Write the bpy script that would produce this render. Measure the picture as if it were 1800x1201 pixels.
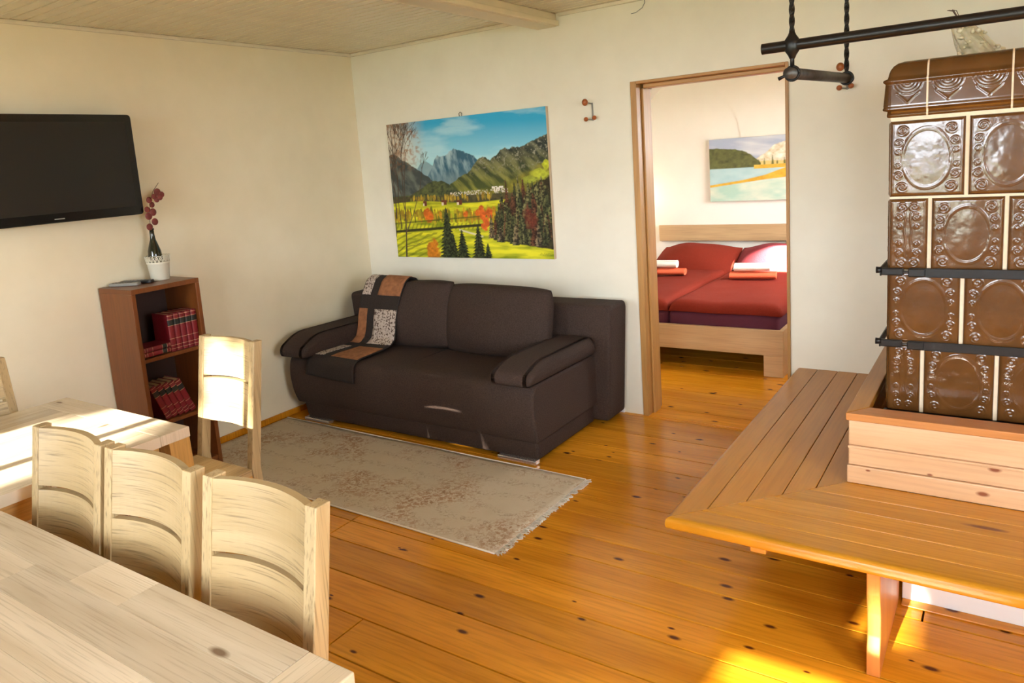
import bpy, bmesh, math, random
import numpy as np
from mathutils import Vector, Matrix
random.seed(4); RNG = np.random.RandomState(7)
for o in list(bpy.data.objects): bpy.data.objects.remove(o)
scene = bpy.context.scene
COL = scene.collection
R = math.radians

# ------------------------------------------------------------------ camera
CAMH = 1.62
cam = bpy.data.cameras.new('camera'); camo = bpy.data.objects.new('camera', cam); COL.objects.link(camo)
rx = Vector((0.81976426, 0.568019, -0.07308203)); dn = Vector((0.03111078, -0.17158885, -0.9846773)); fw = Vector((-0.57185547, 0.80492962, -0.15833392))
m = Matrix((rx, -dn, -fw)).transposed().to_4x4(); m.translation = Vector((0, 0, CAMH)); camo.matrix_world = m
cam.sensor_width = 36.0; cam.lens = 1317.289 / 1800 * 36.0
cam.shift_x = (900 - 852.736) / 1800; cam.shift_y = (495.498 - 600.5) / 1800
cam.clip_start = 0.02
scene.camera = camo
scene.view_settings.view_transform = 'Standard'; scene.view_settings.look = 'None'
scene.view_settings.gamma = 1.0; scene.view_settings.use_curve_mapping = False
scene.view_settings.exposure = 0.88
scene.cycles.use_denoising = True
scene.cycles.max_bounces = 8; scene.cycles.diffuse_bounces = 4; scene.cycles.glossy_bounces = 3
scene.cycles.use_adaptive_sampling = True; scene.cycles.adaptive_threshold = 0.07
scene.cycles.transparent_max_bounces = 12
scene.cycles.caustics_reflective = False; scene.cycles.caustics_refractive = False
scene.cycles.sample_clamp_indirect = 8.0

# ------------------------------------------------------------------ world, sun, portals
world = bpy.data.worlds.new('sky'); scene.world = world; world.use_nodes = True
bg = world.node_tree.nodes['Background']; bg.inputs[0].default_value = (0.86, 0.93, 1.0, 1); bg.inputs[1].default_value = 18.0
SUND = Vector((0.08, 1.0, -0.42))
sl = bpy.data.lights.new('sun', 'SUN'); sl.energy = 20.0; sl.angle = R(0.6); sl.color = (1.0, 0.93, 0.80)
so = bpy.data.objects.new('sun', sl); COL.objects.link(so); so.rotation_euler = SUND.to_track_quat('-Z', 'Y').to_euler(); so.location = (0, -8, 5)
XL, YB, ZC, XR, YF = -4.02, 4.162, 2.468, 1.75, -0.9
WIN = [(-3.25, -2.35), (-1.05, -0.15), (0.55, 1.45)]; WZ0, WZ1 = 0.85, 2.32
def portal(loc, sx, sy, direction):
    l = bpy.data.lights.new('window_portal', 'AREA'); l.shape = 'RECTANGLE'; l.size = sx; l.size_y = sy; l.cycles.is_portal = True
    o = bpy.data.objects.new('window_portal', l); COL.objects.link(o); o.location = loc
    o.rotation_euler = Vector(direction).to_track_quat('-Z', 'Z').to_euler()
for a, b in WIN: portal(((a + b) / 2, YF - 0.27, (WZ0 + WZ1) / 2), b - a, WZ1 - WZ0, (0, 1, 0))
portal((-0.27, 6.0, 1.45), 1.6, 1.2, (-1, 0, 0))
portal((XR + 0.27, 0.65, (WZ0 + WZ1) / 2), 1.1, WZ1 - WZ0, (-1, 0, 0))
# added spot outside the bedroom window, imitating a sunbeam on the pillow
sp = bpy.data.lights.new('bedroom_sun_proxy', 'SPOT'); sp.energy = 60000; sp.spot_size = R(3.4); sp.spot_blend = 0.1; sp.shadow_soft_size = 0.02; sp.color = (1, 0.95, 0.86)
spo = bpy.data.objects.new('bedroom_sun_proxy', sp); COL.objects.link(spo); spo.location = (3.4, 5.3, 3.05)
spo.rotation_euler = (Vector((-1.60, 6.75, 0.57)) - Vector(spo.location)).to_track_quat('-Z', 'Y').to_euler()

# ------------------------------------------------------------------ materials
def srgb(r, g, b):
    f = lambda c: (c / 255 / 12.92) if c / 255 <= 0.04045 else ((c / 255 + 0.055) / 1.055) ** 2.4
    return (f(r), f(g), f(b), 1)
class NT:
    def __init__(s, name):
        s.m = bpy.data.materials.new(name); s.m.use_nodes = True; s.t = s.m.node_tree
        s.b = s.t.nodes['Principled BSDF']; s.out = s.t.nodes['Material Output']
    def n(s, typ, **kw):
        nd = s.t.nodes.new(typ)
        for k, v in kw.items():
            if k.startswith('i_'):
                key = k[2:]; key = int(key) if key.isdigit() else key
                nd.inputs[key].default_value = v
            else: setattr(nd, k, v)
        return nd
    def l(s, a, b): s.t.links.new(a, b)
    def ramp(s, fac, stops):
        r = s.n('ShaderNodeValToRGB'); e = r.color_ramp.elements
        while len(e) < len(stops): e.new(0.5)
        for el, (p, c) in zip(e, stops): el.position = p; el.color = c
        s.l(fac, r.inputs[0]); return r.outputs[0]
    def mix(s, fac, a, b, mode='MIX'):
        x = s.n('ShaderNodeMix', data_type='RGBA', blend_type=mode)
        for sock, v in ((x.inputs[0], fac), (x.inputs[6], a), (x.inputs[7], b)):
            if hasattr(v, 'is_linked'): s.l(v, sock)
            else: sock.default_value = v
        return x.outputs[2]
    def math(s, op, a, b=0.0):
        x = s.n('ShaderNodeMath', operation=op)
        for sock, v in ((x.inputs[0], a), (x.inputs[1], b)):
            if hasattr(v, 'is_linked'): s.l(v, sock)
            else: sock.default_value = v
        return x.outputs[0]
    def bump(s, h, strength=0.2, dist=0.01):
        b = s.n('ShaderNodeBump', i_Strength=strength, i_Distance=dist); s.l(h, b.inputs['Height']); s.l(b.outputs[0], s.b.inputs['Normal'])
MATS = {}
def plain(name, col, rough=0.5, metal=0.0, noise=0.0, nscale=30, bump=0.0, spec=0.5, coat=0.0):
    if name in MATS: return MATS[name]
    t = NT(name); t.b.inputs['Roughness'].default_value = rough; t.b.inputs['Metallic'].default_value = metal
    t.b.inputs['Specular IOR Level'].default_value = spec; t.b.inputs['Coat Weight'].default_value = coat; t.b.inputs['Coat Roughness'].default_value = 0.08
    tc = t.n('ShaderNodeTexCoord'); nz = t.n('ShaderNodeTexNoise', i_Scale=nscale, i_Detail=5.0); t.l(tc.outputs['Object'], nz.inputs['Vector'])
    dark = tuple(c * (1 - noise) for c in col[:3]) + (1,); lite = tuple(min(1, c * (1 + noise)) for c in col[:3]) + (1,)
    t.l(t.ramp(nz.outputs['Fac'], [(0.3, dark), (0.7, lite)]), t.b.inputs['Base Color'])
    if bump: t.bump(nz.outputs['Fac'], bump)
    MATS[name] = t.m; return t.m
def wood(name, c1, c2, axis=0, rough=0.4, knots=0.0, knotc=(0.05, 0.015, 0.004, 1), across=14.0, vary=0.12, streak=0.25, bump=0.08, coat=0.0, kscale=(2.2, 7.0), kgate=0.55, depth=None, dsc=0.0, fine=9.0, fr=(0.35, 0.55), spec=0.5):
    if name in MATS: return MATS[name]
    t = NT(name); t.b.inputs['Roughness'].default_value = rough; t.b.inputs['Coat Weight'].default_value = coat; t.b.inputs['Coat Roughness'].default_value = 0.15
    tc = t.n('ShaderNodeTexCoord'); oi = t.n('ShaderNodeObjectInfo')
    off = t.n('ShaderNodeVectorMath', operation='SCALE', i_0=(37.1, 51.7, 23.9)); t.l(oi.outputs['Random'], off.inputs['Scale'])
    add = t.n('ShaderNodeVectorMath', operation='ADD'); t.l(tc.outputs['Object'], add.inputs[0]); t.l(off.outputs[0], add.inputs[1])
    def mapped(al, ac):
        s = [ac] * 3; s[axis] = al
        if depth is not None: s[depth] = ac * dsc
        mp = t.n('ShaderNodeVectorMath', operation='MULTIPLY', i_1=tuple(s)); t.l(add.outputs[0], mp.inputs[0]); return mp.outputs[0]
    n1 = t.n('ShaderNodeTexNoise', i_Scale=1.0, i_Detail=5.0, i_Distortion=0.25); t.l(mapped(1.3, across), n1.inputs['Vector'])
    n2 = t.n('ShaderNodeTexNoise', i_Scale=1.0, i_Detail=3.0); t.l(mapped(4.5, across * fine), n2.inputs['Vector']); t.b.inputs['Specular IOR Level'].default_value = spec
    col = t.ramp(n1.outputs['Fac'], [(0.28, c1), (0.72, c2)])
    dk = tuple(c * 0.55 for c in c1[:3]) + (1,)
    f2 = t.ramp(n2.outputs['Fac'], [(fr[0], (1, 1, 1, 1)), (fr[1], (0, 0, 0, 1))])
    f2 = t.math('MULTIPLY', f2, streak)
    col = t.mix(f2, col, dk)
    if knots > 0:
        vo = t.n('ShaderNodeTexVoronoi', i_Scale=1.0); mk = mapped(*kscale)
        if depth is not None and dsc == 0.0:
            vo.voronoi_dimensions = '2D'
            if depth != 2:
                sx = t.n('ShaderNodeSeparateXYZ'); cx_ = t.n('ShaderNodeCombineXYZ'); t.l(mk, sx.inputs[0]); t.l(sx.outputs[0 if depth == 1 else 1], cx_.inputs[0]); t.l(sx.outputs[2], cx_.inputs[1]); mk = cx_.outputs[0]
        t.l(mk, vo.inputs['Vector'])
        sepx = t.n('ShaderNodeSeparateColor'); t.l(vo.outputs['Color'], sepx.inputs[0])
        dd = t.math('DIVIDE', vo.outputs['Distance'], t.math('ADD', t.math('MULTIPLY', sepx.outputs[1], 0.9), 0.45))
        d = t.ramp(dd, [(knots * 0.45, (1, 1, 1, 1)), (knots, (0, 0, 0, 1))])
        g = t.math('GREATER_THAN', sepx.outputs[0], kgate)
        col = t.mix(t.math('MULTIPLY', d, g), col, knotc)
    hv = t.n('ShaderNodeHueSaturation'); t.l(col, hv.inputs['Color'])
    mr = t.n('ShaderNodeMapRange', i_3=1 - vary, i_4=1 + vary); t.l(oi.outputs['Random'], mr.inputs[0]); t.l(mr.outputs[0], hv.inputs['Value'])
    t.l(hv.outputs[0], t.b.inputs['Base Color'])
    if bump: t.bump(n2.outputs['Fac'], bump, 0.004)
    MATS[name] = t.m; return t.m
def colorattr(name, rough=0.6, bump=0.0, spec=0.3):
    if name in MATS: return MATS[name]
    t = NT(name); a = t.n('ShaderNodeVertexColor', layer_name='paint'); t.l(a.outputs[0], t.b.inputs['Base Color'])
    t.b.inputs['Roughness'].default_value = rough; t.b.inputs['Specular IOR Level'].default_value = spec
    MATS[name] = t.m; return t.m
def emit(name, col, strength):
    t = NT(name); e = t.n('ShaderNodeEmission', i_Color=col, i_Strength=strength); t.l(e.outputs[0], t.out.inputs[0]); return t.m
def thin_glass():
    t = NT('window_glass'); tr = t.n('ShaderNodeBsdfTransparent'); gl = t.n('ShaderNodeBsdfGlossy', i_Roughness=0.01); fr = t.n('ShaderNodeFresnel', i_IOR=1.45)
    mx = t.n('ShaderNodeMixShader'); t.l(fr.outputs[0], mx.inputs[0]); t.l(tr.outputs[0], mx.inputs[1]); t.l(gl.outputs[0], mx.inputs[2]); t.l(mx.outputs[0], t.out.inputs[0]); return t.m
def plaster(name='plaster', c1=(0.80, 0.752, 0.62, 1), c2=(0.84, 0.795, 0.66, 1)):
    t = NT(name); tc = t.n('ShaderNodeTexCoord'); nz = t.n('ShaderNodeTexNoise', i_Scale=5.0, i_Detail=3.0, i_Roughness=0.6); t.l(tc.outputs['Object'], nz.inputs['Vector'])
    t.l(t.ramp(nz.outputs['Fac'], [(0.3, c1), (0.7, c2)]), t.b.inputs['Base Color'])
    t.b.inputs['Roughness'].default_value = 0.9; t.b.inputs['Specular IOR Level'].default_value = 0.2; return t.m
M = {}
M['plaster'] = plaster(); M['bouncewall'] = plaster('bounce_tinted_plaster', (0.83, 0.735, 0.535, 1), (0.87, 0.775, 0.575, 1))  # left wall plaster tinted yellower to imitate warm bounce light
M['bedwall'] = plain('bedroom_plaster', (0.86, 0.80, 0.70, 1), 0.9, noise=0.02, nscale=4)
M['white'] = plain('white_plaster', (0.82, 0.82, 0.80, 1), 0.8, noise=0.03, nscale=6)
M['ceil'] = plain('ceiling_paint', (0.78, 0.70, 0.55, 1), 0.24, noise=0.04, nscale=9)
M['beam'] = plain('beam_paint', (0.76, 0.65, 0.44, 1), 0.4, noise=0.04, nscale=7)
M['gap'] = plain('joint_dark', (0.03, 0.014, 0.006, 1), 0.9)
M['floor'] = wood('pine_floor', (0.58, 0.205, 0.007, 1), (0.80, 0.335, 0.020, 1), 0, 0.20, knots=0.12, knotc=(0.09, 0.02, 0.004, 1), spec=0.35, across=9, vary=0.16, streak=0.32, bump=0.0, kscale=(4.8, 11.0), kgate=0.70, depth=2)
M['bench'] = wood('bench_pine', (0.46, 0.185, 0.010, 1), (0.58, 0.26, 0.018, 1), 0, 0.22, knots=0.09, knotc=(0.16, 0.045, 0.008, 1), across=11, vary=0.07, streak=0.3, kscale=(1.6, 8), kgate=0.85, depth=2)
M['benchy'] = wood('bench_pine_lengthwise', (0.44, 0.18, 0.020, 1), (0.54, 0.235, 0.030, 1), 1, 0.28, knots=0.08, knotc=(0.12, 0.03, 0.006, 1), across=11, vary=0.06, streak=0.2, kscale=(1.6, 8), kgate=0.8)
M['legwood'] = wood('bench_leg_pine', (0.50, 0.16, 0.03, 1), (0.60, 0.22, 0.05, 1), 2, 0.4, across=10, streak=0.25)
M['crate'] = wood('crate_pine', (0.60, 0.34, 0.17, 1), (0.72, 0.45, 0.26, 1), 0, 0.42, knots=0.11, knotc=(0.22, 0.06, 0.02, 1), across=10, vary=0.05, streak=0.2, kscale=(6.0, 13), kgate=0.72, depth=1)
M['rim'] = wood('crate_rim_pine', (0.40, 0.15, 0.035, 1), (0.48, 0.19, 0.05, 1), 0, 0.35, across=10, streak=0.2)
M['doorwood'] = wood('door_frame_wood', (0.44, 0.215, 0.060, 1), (0.54, 0.285, 0.085, 1), 2, 0.4, across=10, streak=0.3)
M['doorwoodx'] = wood('door_header_wood', (0.44, 0.215, 0.060, 1), (0.54, 0.285, 0.085, 1), 0, 0.4, across=10, streak=0.3)
for ax, k in ((0, 'x'), (1, 'y'), (2, 'z')):  # table and chair tones paled to imitate white sky sheen on honey wood
    M['tbl' + k] = wood('sheen_paled_acacia_' + k, (0.52, 0.405, 0.27, 1), (0.72, 0.61, 0.46, 1), ax, 0.27, knots=0.11, knotc=(0.22, 0.14, 0.085, 1), across=12, vary=0.14, streak=0.45, bump=0.0, kscale=(3.0, 8), kgate=0.75, depth=(2 if ax != 2 else None), fine=16.0, fr=(0.30, 0.48))
    M['chr' + k] = wood('sheen_paled_chair_wood_' + k, (0.36, 0.245, 0.105, 1), (0.52, 0.38, 0.20, 1), ax, 0.45, knots=0.05, knotc=(0.25, 0.15, 0.08, 1), across=13, vary=0.06, streak=0.85, bump=0.15, kscale=(3.0, 8), kgate=0.7, depth=(1 if ax == 0 else None), dsc=0.12, fine=18.0, fr=(0.30, 0.46))
    M['hon' + k] = wood('honey_wood_' + k, (0.44, 0.225, 0.055, 1), (0.58, 0.33, 0.10, 1), ax, 0.42, across=12, vary=0.06, streak=0.4)
M['case'] = wood('bookcase_cherry', (0.15, 0.042, 0.008, 1), (0.22, 0.066, 0.013, 1), 2, 0.35, across=9, vary=0.05, streak=0.3)
M['caseback'] = plain('bookcase_back', (0.035, 0.012, 0.006, 1), 0.6)
M['bedwood'] = wood('bed_oak_laminate', (0.52, 0.32, 0.15, 1), (0.62, 0.40, 0.20, 1), 0, 0.45, across=12, vary=0.03, streak=0.25)
M['sofa'] = plain('sofa_fabric', (0.050, 0.031, 0.024, 1), 0.85, noise=0.3, nscale=160, bump=0.25, spec=0.25)
M['chrome'] = plain('chrome', (0.92, 0.91, 0.89, 1), 0.25, 0.9)
M['iron'] = plain('black_iron', (0.007, 0.0065, 0.0065, 1), 0.33, 0.0, noise=0.2, nscale=60, bump=0.05, spec=0.3)
M['ironbar'] = plain('worn_iron', (0.055, 0.050, 0.046, 1), 0.42, 0.3, noise=0.5, nscale=40)
M['glaze'] = plain('brown_glaze', (0.095, 0.038, 0.010, 1), 0.16, noise=0.25, nscale=9, bump=0.06, spec=0.5, coat=0.3)
M['grout'] = plain('cream_grout', (0.78, 0.64, 0.46, 1), 0.85, noise=0.06, nscale=50)
M['tv'] = plain('tv_plastic', (0.006, 0.006, 0.006, 1), 0.18, spec=0.5)
M['screen'] = plain('tv_screen', (0.018, 0.016, 0.013, 1), 0.30, spec=0.35)
M['greyp'] = plain('grey_plastic', (0.30, 0.29, 0.26, 1), 0.4)
M['blackp'] = plain('black_plastic', (0.012, 0.012, 0.012, 1), 0.35)
M['pot'] = plain('cream_enamel', (0.80, 0.76, 0.62, 1), 0.4)
M['bottle'] = plain('dark_glass', (0.012, 0.014, 0.008, 1), 0.06, spec=0.7)
M['berry'] = plain('dried_leaf', (0.19, 0.035, 0.028, 1), 0.6, noise=0.25, nscale=60)
M['stem'] = plain('dry_stem', (0.10, 0.05, 0.03, 1), 0.7)
M['knob'] = plain('wood_knob', (0.33, 0.09, 0.02, 1), 0.3, noise=0.15, nscale=40)
M['bookred'] = plain('red_leatherette', (0.19, 0.008, 0.014, 1), 0.42, noise=0.12, nscale=70, bump=0.1)
M['bookblack'] = plain('black_spine_label', (0.012, 0.014, 0.010, 1), 0.45)
M['gilt'] = plain('gilt_line', (0.55, 0.36, 0.20, 1), 0.35, 0.3)
M['pages'] = plain('book_pages', (0.55, 0.38, 0.22, 1), 0.8)
M['duvet'] = plain('red_duvet', (0.205, 0.021, 0.009, 1), 0.9, noise=0.12, nscale=200, bump=0.4, spec=0.15)
M['sheet'] = plain('plum_sheet', (0.085, 0.008, 0.022, 1), 0.85, noise=0.05)
M['towelw'] = plain('white_towel', (0.80, 0.74, 0.62, 1), 0.95, noise=0.05, nscale=150, bump=0.4)
M['towelc'] = plain('coral_towel', (0.75, 0.13, 0.045, 1), 0.95, noise=0.07, nscale=150, bump=0.4)
M['throwd'] = plain('throw_dark', (0.022, 0.014, 0.011, 1), 0.9, noise=0.3, nscale=120, bump=0.3)
M['throwt'] = plain('throw_tan', (0.29, 0.115, 0.045, 1), 0.9, noise=0.28, nscale=35, bump=0.2)
M['fringe'] = plain('rug_fringe', (0.85, 0.78, 0.65, 1), 0.9)
M['canvas'] = plain('canvas_edge', (0.62, 0.50, 0.36, 1), 0.8)
M['winframe'] = plain('window_paint', (0.75, 0.72, 0.66, 1), 0.4)
M['paint'] = colorattr('oil_paint', 0.5)
M['glass'] = thin_glass()
def printmat():
    t = NT('throw_print'); tc = t.n('ShaderNodeTexCoord'); nz = t.n('ShaderNodeTexNoise', i_Scale=75.0, i_Detail=2.0); t.l(tc.outputs['Object'], nz.inputs['Vector'])
    t.l(t.ramp(nz.outputs['Fac'], [(0.40, (0.10, 0.06, 0.045, 1)), (0.50, (0.52, 0.43, 0.36, 1))]), t.b.inputs['Base Color']); t.b.inputs['Roughness'].default_value = 0.9; return t.m
M['throwp'] = printmat()
def rugmat():
    t = NT('faded_rug'); tc = t.n('ShaderNodeTexCoord')
    a = t.n('ShaderNodeTexNoise', i_Scale=2.6, i_Detail=6.0, i_Roughness=0.65); t.l(tc.outputs['Object'], a.inputs['Vector'])
    b = t.n('ShaderNodeTexNoise', i_Scale=48.0, i_Detail=5.0, i_Roughness=0.75, i_Distortion=0.8); t.l(tc.outputs['Object'], b.inputs['Vector'])
    c = t.n('ShaderNodeTexNoise', i_Scale=300.0, i_Detail=2.0); t.l(tc.outputs['Object'], c.inputs['Vector'])
    w = t.n('ShaderNodeTexWave', wave_type='RINGS', i_Scale=2.4, i_Distortion=6.0, i_Detail=4.0); t.l(tc.outputs['Object'], w.inputs['Vector'])
    base = t.ramp(a.outputs['Fac'], [(0.3, (0.60, 0.50, 0.355, 1)), (0.7, (0.70, 0.61, 0.47, 1))])
    f = t.math('MULTIPLY', t.ramp(a.outputs['Fac'], [(0.48, (0, 0, 0, 1)), (0.60, (1, 1, 1, 1))]), t.ramp(b.outputs['Fac'], [(0.44, (0, 0, 0, 1)), (0.54, (1, 1, 1, 1))]))
    col = t.mix(t.math('MULTIPLY', f, 0.75), base, (0.36, 0.165, 0.06, 1))
    f2 = t.math('MULTIPLY', t.ramp(w.outputs['Fac'], [(0.62, (0, 0, 0, 1)), (0.85, (1, 1, 1, 1))]), t.ramp(b.outputs['Fac'], [(0.50, (0, 0, 0, 1)), (0.62, (1, 1, 1, 1))]))
    col = t.mix(t.math('MULTIPLY', f2, 0.5), col, (0.25, 0.15, 0.09, 1))
    col = t.mix(t.math('MULTIPLY', c.outputs['Fac'], 0.25), col, (0.42, 0.35, 0.26, 1))
    t.l(col, t.b.inputs['Base Color']); t.b.inputs['Roughness'].default_value = 0.95; t.b.inputs['Specular IOR Level'].default_value = 0.1; t.bump(c.outputs['Fac'], 0.3, 0.003); return t.m
M['rug'] = rugmat()
def cellophane():
    t = NT('cellophane'); t.b.inputs['Base Color'].default_value = (0.75, 0.66, 0.42, 1); t.b.inputs['Roughness'].default_value = 0.15; t.b.inputs['Alpha'].default_value = 0.38; return t.m
M['cello'] = cellophane()
M['petal'] = plain('dried_petal', (0.74, 0.66, 0.46, 1), 0.7, noise=0.15, nscale=40)

# ------------------------------------------------------------------ geometry helpers
def link(o, parent=None):
    COL.objects.link(o)
    if parent is not None: o.parent = parent
    return o
def tag(o, label=None, cat=None, group=None, kind=None):
    if label: o['label'] = label
    if cat: o['category'] = cat
    if group: o['group'] = group
    if kind: o['kind'] = kind
    return o
def empty(name, loc=(0, 0, 0), rz=0.0, label=None, cat=None, group=None, kind=None):
    o = bpy.data.objects.new(name, None); o.empty_display_size = 0.05; COL.objects.link(o); o.location = loc; o.rotation_euler = (0, 0, rz)
    return tag(o, label, cat, group, kind)
def mesh(name, verts, faces, mat, parent=None, smooth=False, fix=True):
    me = bpy.data.meshes.new(name); me.from_pydata([tuple(v) for v in verts], [], [tuple(f) for f in faces])
    if fix:
        bm = bmesh.new(); bm.from_mesh(me); bmesh.ops.recalc_face_normals(bm, faces=bm.faces); bm.to_mesh(me); bm.free()
    if smooth: me.polygons.foreach_set('use_smooth', [True] * len(me.polygons))
    me.materials.append(mat); o = bpy.data.objects.new(name, me); return link(o, parent)
def from_bm(name, bm, mat, parent=None, smooth=False):
    bmesh.ops.recalc_face_normals(bm, faces=bm.faces)
    me = bpy.data.meshes.new(name); bm.to_mesh(me); bm.free()
    if smooth: me.polygons.foreach_set('use_smooth', [True] * len(me.polygons))
    me.materials.append(mat); return link(bpy.data.objects.new(name, me), parent)
def boxbm(x0, x1, y0, y1, z0, z1, bevel=0.0, seg=2, bm=None):
    b = bm or bmesh.new(); c = Matrix.Translation(((x0 + x1) / 2, (y0 + y1) / 2, (z0 + z1) / 2)) @ Matrix.Diagonal((abs(x1 - x0), abs(y1 - y0), abs(z1 - z0), 1))
    r = bmesh.ops.create_cube(b, size=1.0, matrix=c)
    if bevel > 0:
        es = list({e for v in r['verts'] for e in v.link_edges}); bmesh.ops.bevel(b, geom=es, offset=bevel, segments=seg, profile=0.5, affect='EDGES')
    return b
def box(name, x0, x1, y0, y1, z0, z1, mat, parent=None, bevel=0.0, seg=2, smooth=False):
    return from_bm(name, boxbm(x0, x1, y0, y1, z0, z1, bevel, seg), mat, parent, smooth)
def prism(name, poly, axis, a, b, mat, parent=None, bevel=0.0, smooth=False):
    """extrude 2-D polygon along axis (0: poly=(y,z), 1: poly=(x,z), 2: poly=(x,y)) from a to b"""
    def p3(p, t): return {0: (t, p[0], p[1]), 1: (p[0], t, p[1]), 2: (p[0], p[1], t)}[axis]
    n = len(poly); v = [p3(p, a) for p in poly] + [p3(p, b) for p in poly]
    f = [tuple(range(n)), tuple(range(2 * n - 1, n - 1, -1))] + [(i, (i + 1) % n, n + (i + 1) % n, n + i) for i in range(n)]
    bm = bmesh.new(); vs = [bm.verts.new(q) for q in v]
    for q in f: bm.faces.new([vs[i] for i in q])
    bmesh.ops.recalc_face_normals(bm, faces=bm.faces)
    if bevel > 0: bmesh.ops.bevel(bm, geom=list(bm.edges), offset=bevel, segments=2, profile=0.5, affect='EDGES')
    return from_bm(name, bm, mat, parent, smooth)
def tube(name, pts, rad, mat, parent=None, seg=12, smooth=True, square=False, twist=0.0):
    pts = [Vector(p) for p in pts]; n = len(pts); rads = rad if isinstance(rad, (list, tuple)) else [rad] * n
    v = []; f = []; up = None
    for i, p in enumerate(pts):
        t = (pts[min(i + 1, n - 1)] - pts[max(i - 1, 0)]).normalized()
        if up is None: up = t.orthogonal().normalized()
        up = (up - t * up.dot(t)).normalized(); sd = t.cross(up)
        for k in range(seg):
            a = 2 * math.pi * k / seg + twist * i; v.append(p + (up * math.cos(a) + sd * math.sin(a)) * rads[i])
    for i in range(n - 1):
        for k in range(seg): f.append((i * seg + k, i * seg + (k + 1) % seg, (i + 1) * seg + (k + 1) % seg, (i + 1) * seg + k))
    f.append(tuple(range(seg))); f.append(tuple(range((n - 1) * seg, n * seg)))
    return mesh(name, v, f, mat, parent, smooth)
def lathe(name, prof, mat, parent=None, center=(0, 0, 0), seg=28, smooth=True):
    v = []; f = []; cx, cy, cz = center
    for r, z in prof:
        for k in range(seg): a = 2 * math.pi * k / seg; v.append((cx + r * math.cos(a), cy + r * math.sin(a), cz + z))
    for i in range(len(prof) - 1):
        for k in range(seg): f.append((i * seg + k, i * seg + (k + 1) % seg, (i + 1) * seg + (k + 1) % seg, (i + 1) * seg + k))
    return mesh(name, v, f, mat, parent, smooth)
def ball(name, c, r, mat, parent=None, sc=(1, 1, 1), seg=16, smooth=True):
    bm = bmesh.new(); bmesh.ops.create_uvsphere(bm, u_segments=seg, v_segments=max(6, seg // 2), radius=r, matrix=Matrix.Translation(c) @ Matrix.Diagonal((*sc, 1)))
    return from_bm(name, bm, mat, parent, smooth)
def grid(name, P, mat, parent=None, smooth=True, colors=None, closed_u=False):
    """P: (n,m,3) array"""
    n, m_ = P.shape[:2]; v = P.reshape(-1, 3)
    i, j = np.meshgrid(np.arange(n if closed_u else n - 1), np.arange(m_ - 1), indexing='ij'); i2 = (i + 1) % n
    f = np.stack([i * m_ + j, i2 * m_ + j, i2 * m_ + j + 1, i * m_ + j + 1], -1).reshape(-1, 4)
    me = bpy.data.meshes.new(name); me.from_pydata(v.tolist(), [], f.tolist())
    if smooth: me.polygons.foreach_set('use_smooth', [True] * len(me.polygons))
    if colors is not None:
        at = me.color_attributes.new('paint', 'FLOAT_COLOR', 'POINT'); c = np.ones((n * m_, 4), np.float32); c[:, :3] = colors.reshape(-1, 3); at.data.foreach_set('color', c.ravel())
    me.materials.append(mat); return link(bpy.data.objects.new(name, me), parent)
def copy_tree(o, parent=None):
    c = o.copy(); COL.objects.link(c); c.parent = parent
    for ch in list(o.children): copy_tree(ch, c)
    return c
def pillow(name, w, h, t, mat, parent=None, loc=(0, 0, 0), rot=(0, 0, 0), n=28, pinch=0.10, wob=0.012, seed=1, power=0.45):
    """a stuffed pillow in local x (w) - z (h), thickness along y"""
    rg = np.random.RandomState(seed); u = np.linspace(-1, 1, n); U, V = np.meshgrid(u, u, indexing='ij')
    prof = np.clip((1 - U ** 2) * (1 - V ** 2), 0, 1) ** power
    X = U * w / 2 * (1 - pinch * V ** 4); Z = V * h / 2 * (1 - pinch * U ** 4)
    nz = sum(wob * rg.randn() * np.sin(U * rg.uniform(2, 7) + V * rg.uniform(-6, 6) + rg.uniform(0, 6)) for _ in range(6)) * prof
    v = []; f = []
    for s in (-1, 1):
        Y = s * t / 2 * prof + nz
        v += np.stack([X, Y, Z], -1).reshape(-1, 3).tolist()
    for s in (0, 1):
        b = s * n * n
        for i in range(n - 1):
            for j in range(n - 1): f.append((b + i * n + j, b + (i + 1) * n + j, b + (i + 1) * n + j + 1, b + i * n + j + 1))
    bm = bmesh.new(); vs = [bm.verts.new(p) for p in v]
    for q in f: bm.faces.new([vs[k] for k in q])
    bmesh.ops.remove_doubles(bm, verts=bm.verts, dist=1e-5)
    o = from_bm(name, bm, mat, parent, True); o.location = loc; o.rotation_euler = rot; return o

# value noise for the painted pictures
def vnoise(X, Y, seed=0):
    rg = np.random.RandomState(seed); T = rg.rand(256, 256); xi = np.floor(X).astype(int); yi = np.floor(Y).astype(int); fx = X - xi; fy = Y - yi
    fx = fx * fx * (3 - 2 * fx); fy = fy * fy * (3 - 2 * fy); g = lambda a, b: T[a % 256, b % 256]
    return (g(xi, yi) * (1 - fx) + g(xi + 1, yi) * fx) * (1 - fy) + (g(xi, yi + 1) * (1 - fx) + g(xi + 1, yi + 1) * fx) * fy
def fbm(X, Y, seed=0, o=4):
    return sum(vnoise(X * 2 ** k, Y * 2 ** k, seed + k) / 2 ** (k + 1) for k in range(o)) / (1 - 0.5 ** o)
def L(r, g, b): return np.array(srgb(r, g, b)[:3])

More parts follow.
